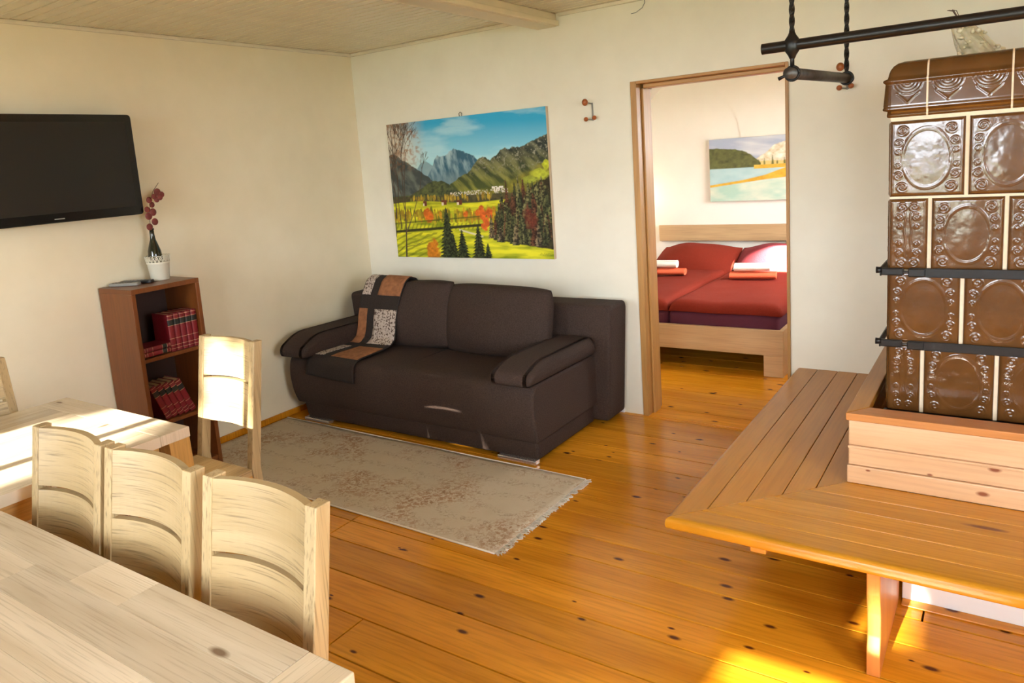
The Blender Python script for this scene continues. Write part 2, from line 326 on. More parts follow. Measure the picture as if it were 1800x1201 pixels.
# ================================================================== SETTING
def boxes(name, lst, mat, parent=None):
    bm = bmesh.new()
    for b in lst: boxbm(*b, bm=bm)
    return from_bm(name, bm, mat, parent)
fl = tag(box('floor', XL - 0.3, XR + 0.3, YF - 0.3, 7.5, -0.12, -0.018, M['gap']), kind='structure')
joints = [4.123, 3.835, 3.60, 3.42, 3.215, 3.003, 2.831, 2.651, 2.492, 2.29, 2.137, 1.942, 1.747, 1.55, 1.36, 1.15, 0.96, 0.76, 0.57, 0.36, 0.17, -0.03, -0.23, -0.43, -0.64, -0.9]
splits = {2.492: [-2.5], 2.29: [-2.499], 2.831: [-0.2], 3.42: [-3.1], 1.747: [-1.9], 1.36: [-0.4], 2.137: [0.3], 1.15: [-2.7], 3.003: [0.6]}
def plank(x0, x1, y0, y1):
    g = 0.003
    return box('floor_plank', x0 + g, x1 - g, y0 + g, y1 - g, -0.02, 0.0, M['floor'], fl, 0.0012, 1)
for y1, y0 in zip(joints[:-1], joints[1:]):
    xs = [XL] + splits.get(y1, []) + [XR]
    for a, b in zip(xs[:-1], xs[1:]): plank(a, b, y0, y1)
yy = 4.123
for w in (0.19, 0.21, 0.18, 0.2, 0.22, 0.19, 0.2, 0.21, 0.2, 0.19, 0.21, 0.2, 0.2, 0.21, 0.2, 0.2):
    plank(-3.3 if yy > 4.2 else XL, -0.55 if yy > 4.2 else XR, yy, yy + w); yy += w

tag(boxes('wall_left', [(XL - 0.3, XL, YF, 4.4, 0, 2.6)], M['bouncewall']), kind='structure')
tag(boxes('wall_back', [(XL - 0.3, -1.823, YB, 4.362, -0.02, 2.6), (-0.955, XR + 0.3, YB, 4.362, -0.02, 2.6), (-1.823, -0.955, YB, 4.362, 2.010, 2.6)], M['plaster']), kind='structure')
RW = (0.1, 1.2)
tag(boxes('wall_right', [(XR, XR + 0.25, YF - 0.3, RW[0], 0, 2.6), (XR, XR + 0.25, RW[1], YB, 0, 2.6), (XR, XR + 0.25, RW[0], RW[1], 0, WZ0), (XR, XR + 0.25, RW[0], RW[1], WZ1, 2.6)], M['plaster']), kind='structure')
wl = []; px = XL - 0.3
for a, b in WIN: wl += [(px, a, YF - 0.25, YF, 0, 2.6), (a, b, YF - 0.25, YF, 0, WZ0), (a, b, YF - 0.25, YF, WZ1, 2.6)]; px = b
wl.append((px, XR + 0.3, YF - 0.25, YF, 0, 2.6))
tag(boxes('wall_front', wl, M['plaster']), kind='structure')
def window(i, horiz, a, b, z0, z1, c, trans):
    root = empty('window_%d' % i, kind='structure')
    def bx(n, u0, u1, w0, w1, d=0.03, mat='winframe'):
        if horiz: return box(n, u0, u1, c - d, c + d, w0, w1, M[mat], root, 0.004 if mat == 'winframe' else 0)
        return box(n, c - d, c + d, u0, u1, w0, w1, M[mat], root, 0.004 if mat == 'winframe' else 0)
    def pane(u0, u1, w0, w1):
        q = [(u0, w0), (u1, w0), (u1, w1), (u0, w1)]; mesh('pane', [(p[0], c, p[1]) if horiz else (c, p[0], p[1]) for p in q], [(0, 1, 2, 3)], M['glass'], root)
    mu = (a + b) / 2
    bx('window_frame', a, a + 0.05, z0, z1); bx('window_frame', b - 0.05, b, z0, z1); bx('window_frame', a + 0.05, b - 0.05, z0, z0 + 0.05); bx('window_frame', a + 0.05, b - 0.05, z1 - 0.05, z1)
    bx('mullion', mu - 0.025, mu + 0.025, z0 + 0.05, z1 - 0.05, 0.028)
    for s in (0, 1):
        u0, u1 = ((a + 0.05, mu - 0.025), (mu + 0.025, b - 0.05))[s]
        bx('transom', u0, u1, trans[0], trans[1], 0.027)
        pane(u0, u1, z0 + 0.05, trans[0]); pane(u0, u1, trans[1], z1 - 0.05)
for i, (a, b) in enumerate(WIN): window(i + 1, True, a, b, WZ0, WZ1, YF - 0.12, (1.36, 1.46))
window(5, False, RW[0], RW[1], WZ0, WZ1, XR + 0.12, (1.36, 1.46))  # window added in the unseen right wall for soft fill light
window(4, False, 5.2, 6.8, 0.9, 2.1, -0.40, (1.45, 1.5))
# ceiling: slab plus beaded boards running along the back wall
ce = tag(boxes('ceiling', [(XL - 0.3, XR + 0.3, YF - 0.3, 4.4, ZC + 0.012, 2.62)], M['gap']), kind='structure')
pit = 0.0667; nb = int((YB - YF) / pit) + 1
prof = [(0.0, 0.012), (0.0, 0.0095), (0.0095, 0.0095), (0.0115, 0.0), (pit - 0.0005, 0.0), (pit - 0.0005, 0.012)]
first = None
for k in range(nb):
    y0 = YB - (k + 1) * pit
    if first is None:
        first = prism('ceiling_board', [(p[0], p[1]) for p in prof], 0, XL, XR, M['ceil'], ce); o = first
    else:
        o = first.copy(); COL.objects.link(o); o.parent = ce
    o.location = (0, y0, ZC)
bmx = tag(empty('trim_1'), kind='structure')
box('beam', -2.42, -2.285, YF, YB, 2.39, ZC, M['beam'], bmx, 0.008)
box('beam_moulding', -2.285, -2.268, YF, YB, 2.392, 2.425, M['beam'], bmx, 0.006)
def trimx(i, *b): tag(box('trim_%d' % i, *b, M['ceil'], None, 0.005), kind='structure')
trimx(2, XL, XL + 0.016, YF, YB, ZC - 0.022, ZC); trimx(3, XL + 0.016, -2.42, YB - 0.018, YB, ZC - 0.022, ZC); trimx(4, -2.268, XR, YB - 0.018, YB, ZC - 0.022, ZC)
tag(box('baseboard_left', XL, XL + 0.014, YF, YB, 0, 0.038, M['floor'], None, 0.003), kind='structure')
tag(box('baseboard_back', XL + 0.014, -1.95, YB - 0.014, YB, 0, 0.032, M['white'], None, 0.003), kind='structure')
# door frame
df = empty('door_1', kind='structure')
box('jamb', -1.823, -1.786, 4.148, 4.362, 0.0, 2.010, M['doorwood'], df, 0.003); box('jamb', -0.971, -0.955, 4.148, 4.362, 0.0, 2.010, M['doorwood'], df, 0.003)
box('door_stop', -1.786, -1.772, 4.215, 4.31, 0.0, 1.972, M['doorwood'], df, 0.004); box('door_stop', -0.980, -0.971, 4.25, 4.31, 0.0, 1.972, M['doorwood'], df, 0.003)
box('header', -1.786, -0.971, 4.148, 4.362, 1.994, 2.010, M['doorwoodx'], df, 0.003); box('header_stop', -1.772, -0.98, 4.215, 4.31, 1.972, 1.994, M['doorwoodx'], df, 0.004)
box('threshold', -1.823, -0.955, 4.15, 4.20, 0.0, 0.003, M['floor'], df, 0.001)
# bedroom shell
tag(prism('wall_bedroom_arch', [(-2.15, 1.64), (-1.66, 2.084), (-1.66, 2.5), (-2.15, 2.5)], 1, 4.366, 4.5, M['plaster']), kind='structure')
tag(boxes('wall_bedroom_left', [(-3.6, -3.3, 4.362, 7.5, 0, 2.6)], M['bedwall']), kind='structure')
tag(boxes('wall_bedroom_right', [(-0.55, -0.28, 4.362, 5.2, 0, 2.6), (-0.55, -0.28, 6.8, 7.5, 0, 2.6), (-0.55, -0.28, 5.2, 6.8, 0, 0.9), (-0.55, -0.28, 5.2, 6.8, 2.1, 2.6)], M['bedwall']), kind='structure')
tag(boxes('wall_bedroom_back', [(-3.3, -0.55, 7.28, 7.5, 0, 2.6)], M['bedwall']), kind='structure')
arc = [(-2.098, 1.55), (-2.104, 1.70), (-2.13, 1.83), (-2.175, 1.93), (-2.235, 2.025), (-2.31, 2.095), (-2.42, 2.155), (-2.54, 2.19), (-2.66, 2.205), (-3.3, 2.21)]
tag(prism('wall_bedroom_lunette', [(-2.098, 1.35)] + arc + [(-3.3, 2.6), (-0.55, 2.6), (-0.55, 1.35)], 1, 7.272, 7.28, M['bedwall']), kind='structure')
tag(boxes('ceiling_bedroom', [(-3.6, -0.28, 4.362, 7.5, 2.6, 2.7)], M['bedwall']), kind='structure')
tag(box('ground', -30, 30, -40, 30, -0.5, -0.3, plain('garden_ground', (0.20, 0.22, 0.12, 1), 0.9, noise=0.3, nscale=2)), kind='structure')

# foliage crowns added unseen outside the windows, shaped to cut the sun patches
def sun_blockers():
    rg = np.random.RandomState(2); v = []; f = []
    def crown(cx, cy, cz, rx_, ry, rz_, n, leaf, boxy=False):
        bm = bmesh.new(); bmesh.ops.create_icosphere(bm, subdivisions=4, radius=1.0); b = len(v)
        sq = lambda c: c / (sum(abs(q) ** 16 for q in c) ** (1 / 16)) if boxy else c
        for q in bm.verts:
            c = sq(np.array(q.co)); j = (0.96 if boxy else 0.82) + 0.02 * math.sin(9 * c[0] + 5 * c[2]); v.append((cx + c[0] * rx_ * j, cy + c[1] * ry * j, cz + c[2] * rz_ * j))
        bm.verts.index_update()
        for q in bm.faces: f.append([b + w.index for w in q.verts])
        bm.free()
        for k in range(n):
            d = rg.randn(3); d = sq(d / np.linalg.norm(d)); p = np.array([cx, cy, cz]) + d * np.array([rx_, ry, rz_]) * rg.uniform(0.80, 1.02); a = rg.randn(3); a /= np.linalg.norm(a); c = np.cross(a, rg.randn(3)); c /= np.linalg.norm(c); b = len(v)
            for q in (-a - c * 0.4, a * 0.2 - c * 0.5, a * 1.3, a * 0.1 + c * 0.5): v.append(tuple(p + q * leaf))
            f.append([b, b + 1, b + 2, b + 3])
    crown(-2.76, -6, 5.30, 0.445, 0.3, 1.42, 1500, 0.035, True); crown(-3.88, -6, 5.30, 0.43, 0.3, 1.42, 1500, 0.035, True); crown(-2.66, -6, 3.6, 0.375, 0.3, 1.3, 900, 0.03, True); crown(-3.33, -6, 5.20, 0.3, 0.3, 0.90, 500, 0.03, True)
    crown(-1.40, -6, 4.76, 0.38, 0.3, 1.20, 700, 0.03, True); crown(-0.55, -6, 4.73, 0.405, 0.3, 1.20, 700, 0.03, True); crown(-0.95, -6, 4.75, 0.30, 0.4, 0.92, 600, 0.04, True)
    for x, h in ((-2.76, 4.6), (-3.88, 4.6), (-1.40, 4.3), (-0.50, 4.3)):
        b = len(v)
        for z in (-0.31, h):
            for k in range(8): v.append((x + 0.06 * math.cos(k * math.pi / 4), -6 + 0.06 * math.sin(k * math.pi / 4), z))
        for k in range(8): f.append([b + k, b + (k + 1) % 8, b + 8 + (k + 1) % 8, b + 8 + k])
    o = mesh('sun_blocker_foliage', v, f, plain('blocker_green', (0.035, 0.06, 0.02, 1), 0.8, noise=0.4, nscale=6), None, False, False)
    tag(o, 'dark foliage crowns added outside the window, shaped to block the sun', 'tree', None, 'stuff')
sun_blockers()

# ================================================================== SOFA
sofa = empty('sofa', (-2.95, 3.6, 0), label='dark brown fabric sofa bed against the back wall', cat='sofa'); sofa_off = Vector((-2.95, 3.6, 0))
def S(o): o.parent = sofa; o.matrix_parent_inverse = Matrix.Translation(-sofa_off); return o
def loft(name, prof, x0, x1, mat, r=0.03, n=5, parent=None, tilt=0.0):
    """profile (y,z) swept in x with rounded ends"""
    cy = sum(p[0] for p in prof) / len(prof); cz = sum(p[1] for p in prof) / len(prof); secs = []
    hy = max(abs(p[0] - cy) for p in prof); hz = max(abs(p[1] - cz) for p in prof)
    for k in range(n, -1, -1):
        a = math.pi / 2 * k / n; secs.append((x0 + r * (1 - math.sin(a)), r * (1 - math.cos(a))))
    secs += [(x0 + (x1 - x0) * t, 0.0) for t in np.linspace(0.1, 0.9, 7)]
    for k in range(n + 1):
        a = math.pi / 2 * k / n; secs.append((x1 - r * (1 - math.sin(a)), r * (1 - math.cos(a))))
    # end inset grows towards the tips
    secs2 = []
    for i, (x, ins) in enumerate(secs): secs2.append((x, ins))
    P = np.zeros((len(secs2), len(prof), 3))
    for i, (x, ins) in enumerate(secs2):
        for j, (y, z) in enumerate(prof):
            P[i, j] = (x + tilt * (z - cz) * (1 if x > (x0 + x1) / 2 else -1), cy + (y - cy) * (1 - ins / hy), cz + (z - cz) * (1 - ins / hz))
    n_, m_ = P.shape[:2]; v = P.reshape(-1, 3); f = []
    for i in range(n_ - 1):
        for j in range(m_): f.append((i * m_ + j, (i + 1) * m_ + j, (i + 1) * m_ + (j + 1) % m_, i * m_ + (j + 1) % m_))
    v = np.concatenate([v, P[0], P[-1]]); f.append(tuple(range(n_ * m_, n_ * m_ + m_))[::-1]); f.append(tuple(range(n_ * m_ + m_, n_ * m_ + 2 * m_)))
    return mesh(name, v, f, mat, parent, True)
def rounded(pts, r, n=5):
    out = []
    N = len(pts)
    for i in range(N):
        p = Vector(pts[i]); a = Vector(pts[i - 1]); b = Vector(pts[(i + 1) % N]); rr = r[i] if isinstance(r, (list, tuple)) else r
        d1 = (a - p); d2 = (b - p); rr = min(rr, d1.length * 0.48, d2.length * 0.48); s = p + d1.normalized() * rr; e = p + d2.normalized() * rr
        for k in range(n + 1):
            t = k / n; q = s * (1 - t) ** 2 + p * 2 * t * (1 - t) + e * t ** 2; out.append((q.x, q.y))
    return out
S(loft('seat', rounded([(3.200, 0.125), (3.170, 0.20), (3.152, 0.34), (3.175, 0.455), (3.90, 0.445), (3.90, 0.125)], [0.01, 0.08, 0.12, 0.07, 0.03, 0.02]), -3.885, -2.0, M['sofa'], 0.022))
S(loft('base', rounded([(3.225, 0.022), (3.205, 0.135), (3.88, 0.135), (3.88, 0.022)], 0.012), -3.83, -2.02, M['sofa'], 0.02))
bk = S(loft('backrest', rounded([(3.885, 0.03), (3.875, 0.74), (4.10, 0.74), (4.125, 0.03)], [0.02, 0.035, 0.04, 0.02]), -3.96, -1.905, M['sofa'], 0.022, tilt=0.07))
def armpad(x0, x1, y0, y1, zb, zt):
    prof = rounded([(y0, zb + 0.01), (y0 + 0.0, zb + 0.075), (y0 + 0.14, zt), (y1, zt - 0.01), (y1 + 0.02, zb)], [0.03, 0.04, 0.12, 0.05, 0.02])
    return S(loft('armrest', prof, x0, x1, M['sofa'], 0.05, 6))
armpad(-2.235, -1.965, 3.095, 3.845, 0.45, 0.575); armpad(-3.895, -3.64, 3.09, 3.86, 0.45, 0.60)
for x0, x1 in ((-2.275, -2.03), (-3.83, -3.60)): S(box('chrome_foot', x0, x1, 3.195, 3.24, 0.003, 0.026, M['chrome'], None, 0.003))
for x in (-2.1, -3.7): S(box('rear_foot', x - 0.04, x + 0.04, 3.72, 3.80, 0.003, 0.026, M['blackp'], None, 0.003))
S(box('seat_seam', -2.945, -2.940, 3.30, 3.86, 0.4485, 0.4525, M['throwd'], None, 0.001))
c1 = pillow('back_cushion', 0.76, 0.45, 0.24, M['sofa'], None, (-2.565, 3.715, 0.645), (R(-13), R(1.5), R(2)), seed=3, wob=0.006, pinch=0.07, power=0.42); tag(c1, 'plump dark brown back cushion at the middle of the sofa', 'cushion', 'back cushions on the sofa')
c2 = pillow('back_cushion', 0.78, 0.45, 0.24, M['sofa'], None, (-3.27, 3.73, 0.650), (R(-13), R(-3), R(-3)), seed=5, wob=0.006, pinch=0.07, power=0.42); tag(c2, 'dark brown back cushion partly under the patchwork throw', 'cushion', 'back cushions on the sofa')
# throw
def throw():
    root = empty('patchwork_throw', (-3.47, 3.4, 0.46), label='brown patchwork throw hanging over the left sofa cushion and seat', cat='throw')
    path = [(3.86, 0.80), (3.83, 0.868), (3.77, 0.892), (3.715, 0.868), (3.665, 0.80), (3.622, 0.72), (3.595, 0.64), (3.580, 0.565), (3.560, 0.505), (3.515, 0.476), (3.43, 0.468), (3.33, 0.469), (3.24, 0.470), (3.185, 0.466), (3.148, 0.440), (3.134, 0.40), (3.130, 0.355)]
    path = [Vector(p) for p in path]; d = [0.0]
    for a, b in zip(path[:-1], path[1:]): d.append(d[-1] + (b - a).length)
    T = d[-1]
    def at(s):
        s = max(0, min(T, s))
        for i in range(len(d) - 1):
            if s <= d[i + 1]: t = (s - d[i]) / (d[i + 1] - d[i]); p = path[i].lerp(path[i + 1], t); tn = (path[i + 1] - path[i]).normalized(); break
        return p, Vector((tn.y, -tn.x))  # normal
    dirn = -1
    def pt(s, w, lift):
        p, nn = at(s); q = s / T
        x0 = -3.635 - 0.05 * max(0, q - 0.45) / 0.55; x1 = -3.285 + 0.03 * max(0, q - 0.4)
        bul = 0.012 * math.sin(9 * q + 3 * w) * (0.3 + w)
        nrm = Vector((-nn.x, -nn.y)) if nn.y < 0 else nn
        # outward = away from cushion / seat (towards -y or +z)
        if nn.x > 0 or nn.y < 0: nn = -nn
        if nn.y < -0.2: nn = -nn
        sk = (0.5 - w) * 0.05 * max(0, q - 0.5) * 2
        return (x0 + (x1 - x0) * w, p.x + nn.x * (lift + 0.004 + bul * 0.3) - sk * 0, p.y + nn.y * (lift + 0.004 + bul * 0.3) - (0.02 * w if q > 0.95 else 0))
    def patch(name, s0, s1, w0, w1, mat, lift, ns=18, nw=10):
        P = np.array([[pt(s, w, lift) for w in np.linspace(w0, w1, nw)] for s in np.linspace(s0 * T, s1 * T, ns)])
        o = grid(name, P, mat, root); o.matrix_parent_inverse = Matrix.Translation((3.47, -3.4, -0.46))
        md = o.modifiers.new('thick', 'SOLIDIFY'); md.thickness = 0.006 if lift == 0 else 0.002; md.offset = 0
    patch('cloth', 0, 1, 0, 1, M['throwd'], 0.0, 70, 16)
    rows = [(0.03, 0.275, 'throwp', 'throwt'), (0.36, 0.60, 'throwt', 'throwp'), (0.655, 0.875, 'throwp', 'throwt')]
    for s0, s1, ml, mr in rows: patch('patch', s0, s1, 0.02, 0.24, M[ml], 0.005); patch('patch', s0, s1, 0.42, 0.985, M[mr], 0.005)
throw()

# ================================================================== RUG
rug = empty('rug', (-2.85, 2.76, 0.0), R(-0.6), label='long faded beige rug with rust pattern in front of the sofa', cat='rug')
P = np.zeros((60, 24, 3)); gx, gy = np.meshgrid(np.linspace(-1.135, 1.135, 60), np.linspace(-0.405, 0.405, 24), indexing='ij'); P[..., 0] = gx; P[..., 1] = gy; P[..., 2] = 0.007 + 0.0015 * np.sin(gx * 7 + gy * 3)
rg_ = grid('pile', P, M['rug'], rug); md = rg_.modifiers.new('thick', 'SOLIDIFY'); md.thickness = 0.006; md.offset = -1
for y in (-0.405, 0.405): tube('selvedge', [(x, y, 0.006) for x in np.linspace(-1.135, 1.135, 12)], 0.004, M['fringe'], rug, 6)
fv = []; ff = []
for k in range(230):
    y = -0.40 + 0.80 * k / 229; l = random.uniform(0.020, 0.040); a = random.uniform(-0.4, 0.4); b = len(fv); w = 0.0016
    x0 = 1.133; pts = [(x0, y), (x0 + l * 0.5, y + l * 0.5 * a), (x0 + l, y + l * a * 1.6)]
    for q in pts: fv += [(q[0], q[1] - w, 0.007), (q[0], q[1] + w, 0.007)]
    fv += [(q[0], q[1], 0.002) for q in pts]
    for i in range(2): ff += [(b + 2 * i, b + 2 * i + 1, b + 2 * i + 3, b + 2 * i + 2), (b + 2 * i, b + 2 * i + 2, b + 7 + i, b + 6 + i), (b + 2 * i + 1, b + 6 + i, b + 7 + i, b + 2 * i + 3)]
tag(mesh('fringe', fv, ff, M['fringe'], rug), kind='stuff')

# ================================================================== BENCH AND STOVE CRATE
ZB = 0.393; BX0, BX1, BY0, BY1 = -0.925, -0.447, 2.242, 2.78; BXR = 0.95
bench = empty('corner_bench', (-0.7, 2.5, 0), label='honey pine plank bench wrapping round the tiled stove', cat='bench')
bo = Matrix.Translation((0.7, -2.5, 0))
def B(o): o.parent = bench; o.matrix_parent_inverse = bo; return o
xj = [BX0, -0.819, -0.720, -0.626, -0.536, BX1]; yj = [BY0, 2.345, 2.445, 2.555, 2.662, BY1]
ymit = lambda x: BY0 + (x - BX0) * (BY1 - BY0) / (BX1 - BX0); xmit = lambda y: BX0 + (y - BY0) * (BX1 - BX0) / (BY1 - BY0)
def nose(name, poly_from, poly_to, prof, mat):
    """sweep profile (t across, z) between two end lines; ends given as functions of t -> (x,y)"""
    n = len(prof); v = [(*poly_from(t), z) for t, z in prof] + [(*poly_to(t), z) for t, z in prof]
    f = [tuple(range(n)), tuple(range(n, 2 * n))] + [(i, (i + 1) % n, n + (i + 1) % n, n + i) for i in range(n)]
    return B(mesh(name, v, f, mat))
def bprof(a, b, rounded_nose):
    g = 0.0012; t = 0.036
    if rounded_nose: return rounded([(a, ZB - 0.042), (a, ZB), (b - g, ZB), (b - g, ZB - t)], [0.014, 0.020, 0.003, 0.001], 6)
    return rounded([(a + g, ZB - t), (a + g, ZB), (b - g, ZB), (b - g, ZB - t)], [0.001, 0.003, 0.003, 0.001], 2)
for i in range(5):
    nose('bench_plank', lambda t: (t, ymit(t) + 0.001), lambda t: (t, YB - 0.002), bprof(xj[i], xj[i + 1], i == 0), M['benchy'])
for i in range(5):
    nose('bench_plank', lambda t: (xmit(t) + 0.001, t), lambda t: (BXR, t), bprof(yj[i], yj[i + 1], i == 0), M['bench'])
B(prism('support_batten', [(2.30, ZB - 0.085), (2.30, ZB - 0.037), (2.75, ZB - 0.037), (2.75, ZB - 0.06)], 0, -0.66, -0.61, M['benchy'], None, 0.003))
B(box('support_batten', -0.62, -0.20, 2.33, 2.375, ZB - 0.068, ZB - 0.037, M['bench'], None, 0.003))
legp = [(2.285, 0.0), (2.285, 0.075), (2.300, 0.125), (2.297, 0.20), (2.278, 0.27), (2.275, 0.355), (2.755, 0.355), (2.755, 0.0)]
for x in (-0.316, 0.72): B(prism('leg', legp, 0, x, x + 0.037, M['legwood'], None, 0.003))
B(prism('leg', [(3.30, 0.0), (3.30, 0.355), (3.34, 0.355), (3.34, 0.0)], 0, -0.86, -0.49, M['legwood'], None, 0.003))
plinth = tag(empty('stove_plinth', (0.3, 3.4, 0)), 'white plastered masonry plinth under the bench and stove', 'plinth')
po = Matrix.Translation((-0.3, -3.4, 0))
for nm, b, mt in (('masonry', (-0.27, 0.95, 2.757, YB - 0.003, 0.0, 0.355), 'white'), ('skirting', (-0.270, 0.70, 2.712, 2.757, 0.0, 0.007), 'floor')):
    o = box(nm, *b, M[mt], plinth, 0.003); o.matrix_parent_inverse = po
crate = empty('stove_surround', (-0.44, 2.78, ZB), label='pale knotty pine board surround boxing in the stove foot', cat='surround'); co = Matrix.Translation((0.44, -2.78, -ZB))
def K(o): o.parent = crate; o.matrix_parent_inverse = co; return o
zk = [ZB + 0.001, 0.461, 0.534, 0.626]
for i in range(3):
    K(box('front_board', -0.447 - (0.004 if i == 0 else 0), 0.95, 2.78 - (0.006 if i == 0 else 0), 2.80, zk[i], zk[i + 1] - 0.0015, M['crate'], None, 0.004))
    K(box('side_board', -0.447 - (0.004 if i == 0 else 0), -0.427, 2.80, YB - 0.002, zk[i], zk[i + 1] - 0.0015, M['benchy'], None, 0.003))
    K(box('joint_bead', -0.449, 0.95, 2.777, 2.782, zk[i + 1] - 0.012, zk[i + 1] - 0.002, M['crate'], None, 0.002)) if i < 2 else None
K(prism('rim_board', [(-0.455, 2.772), (0.95, 2.772), (0.95, 2.862), (-0.392, 2.862)], 2, 0.626, 0.653, M['rim'], None, 0.003))
K(prism('rim_board', [(-0.455, 2.773), (-0.393, 2.863), (-0.393, YB - 0.002), (-0.455, YB - 0.002)], 2, 0.626, 0.653, M['benchy'], None, 0.003))

# ================================================================== TILED STOVE
SX0, SX1, SY0, SY1 = -0.356, 0.62, 2.985, 3.85
stove = empty('tiled_stove', (SX0, SY0, 0.36), label='tall tiled stove with glossy brown relief tiles and iron bands', cat='stove'); sto = Matrix.Translation((-SX0, -SY0, -0.36))
def T(o): o.parent = stove; o.matrix_parent_inverse = sto; return o
T(box('grout_body', SX0 + 0.006, SX1, SY0 + 0.004, SY1, 0.36, 1.67, M['grout']))
T(box('iron_foot', SX0 - 0.006, SX1, SY0 - 0.012, SY0 + 0.01, 0.595, 0.614, M['iron'], None, 0.002))
def spiral(X, Y, cx, cy, r, hand=1):
    dx, dy = X - cx, Y - cy; rr = np.hypot(dx, dy); th = np.arctan2(dy, dx * hand)
    return np.where(rr < r, (0.5 + 0.5 * np.cos(2 * np.pi * rr / (r / 1.75) - th)) * np.clip((r - rr) / (r * 0.15), 0, 1), 0)
def tile_mesh(name, w, h, half):
    nx, ny = (56, 110) if half else (100, 112)
    x = np.linspace(-w / 2, w / 2, nx); y = np.linspace(-h / 2, h / 2, ny); X, Y = np.meshgrid(x, y, indexing='ij'); H = np.zeros_like(X)
    if not half:
        for s in (-1, 1):
            for q in (-1, 1):
                for cy, r, cx in ((0.37, 0.088, 0.325), (0.215, 0.070, 0.375), (0.09, 0.048, 0.385)): H = np.maximum(H, spiral(X, Y, s * cx * w, q * cy * h, r * w, s * q) * 1.0)
        e = np.hypot(X / (0.325 * w), Y / (0.385 * h)); th = np.arctan2(Y, X)
        ring = np.exp(-((e - 1) / 0.065) ** 4) * (0.55 + 0.45 * np.cos((e - 1) * 2 * np.pi / 0.055 + 0.8 * np.sin(8 * th)))
        fade = np.clip(0.5 + 0.9 * np.abs(np.sin(th)) ** 1.0 + 0.5 * np.sin(3 * th + 1), 0.25, 1)
        H = np.maximum(H, ring * 0.8 * fade); H += 0.35 * np.clip(1 - e, 0, 1) ** 0.7
    else:
        for s in (-1, 1):
            for q in (-1, 1):
                for cy, r, cx in ((0.39, 0.15, 0.16), (0.255, 0.125, 0.22), (0.12, 0.09, 0.22)): H = np.maximum(H, spiral(X, Y, s * cx * w, q * cy * h, r * w, s * q))
        H = np.maximum(H, 0.4 * np.exp(-((np.abs(X) / w - 0.02 * np.sin(Y / h * 20) - 0.08) / 0.02) ** 2) * (np.abs(Y) < 0.32 * h))
    H = H * 0.0017
    d = np.minimum(np.minimum(w / 2 - np.abs(X), h / 2 - np.abs(Y)), 0.012) / 0.012
    edge = -0.012 * (1 - np.sqrt(np.clip(1 - (1 - d) ** 2, 0, 1)))
    Z = H + edge + 0.002 * fbm(X * 18 + 9, Y * 18 + 9, 3)
    P = np.stack([X, -Z, Y], -1); o = grid(name, P, M['glaze']); me = o.data; bpy.data.objects.remove(o)
    bm = bmesh.new(); bm.from_mesh(me); bmesh.ops.recalc_face_normals(bm, faces=bm.faces)
    if sum(f.normal.y for f in bm.faces) > 0: bmesh.ops.reverse_faces(bm, faces=bm.faces)
    bm.to_mesh(me); bm.free(); me.polygons.foreach_set('use_smooth', [True] * len(me.polygons)); return me
TW = 0.2225; GW = 0.011
rows = [(1.392, 1.652, [-0.356, -0.124], 1), (1.134, 1.384, [-0.356, -0.2275, -0.010], 0), (0.870, 1.130, [-0.356, -0.1275], 1), (0.614, 0.864, [-0.356, -0.242, -0.0225], 0)]
for z0, z1, xs, full in rows:
    while xs[-1] < SX1 - 0.10: xs.append(xs[-1] + 0.2255)
    mf = tile_mesh('relief_tile', TW - 0.006, z1 - z0, False); mh = tile_mesh('relief_tile', 0.116, z1 - z0, True)
    for a, b in zip(xs[:-1], xs[1:]):
        wide = (b - a) > 0.18; o = bpy.data.objects.new('relief_tile', mf if wide else mh); link(o); o.location = ((a + b) / 2, SY0 - 0.008, (z0 + z1) / 2)
        o.scale = ((b - a - GW) / ((TW - 0.006) if wide else 0.116), 1, 1); T(o)
    y = SY0
    for j in range(4):
        wide = not (j == 0 and full); w = 0.218 if wide else 0.118
        if y + w > SY1: break
        o = bpy.data.objects.new('relief_tile', mf if wide else mh); link(o); o.location = (SX0 - 0.0, y + w / 2, (z0 + z1) / 2); o.rotation_euler = (0, 0, R(-90)); o.scale = ((w - GW) / ((TW - 0.006) if wide else 0.116), 1, 1); T(o); y += w
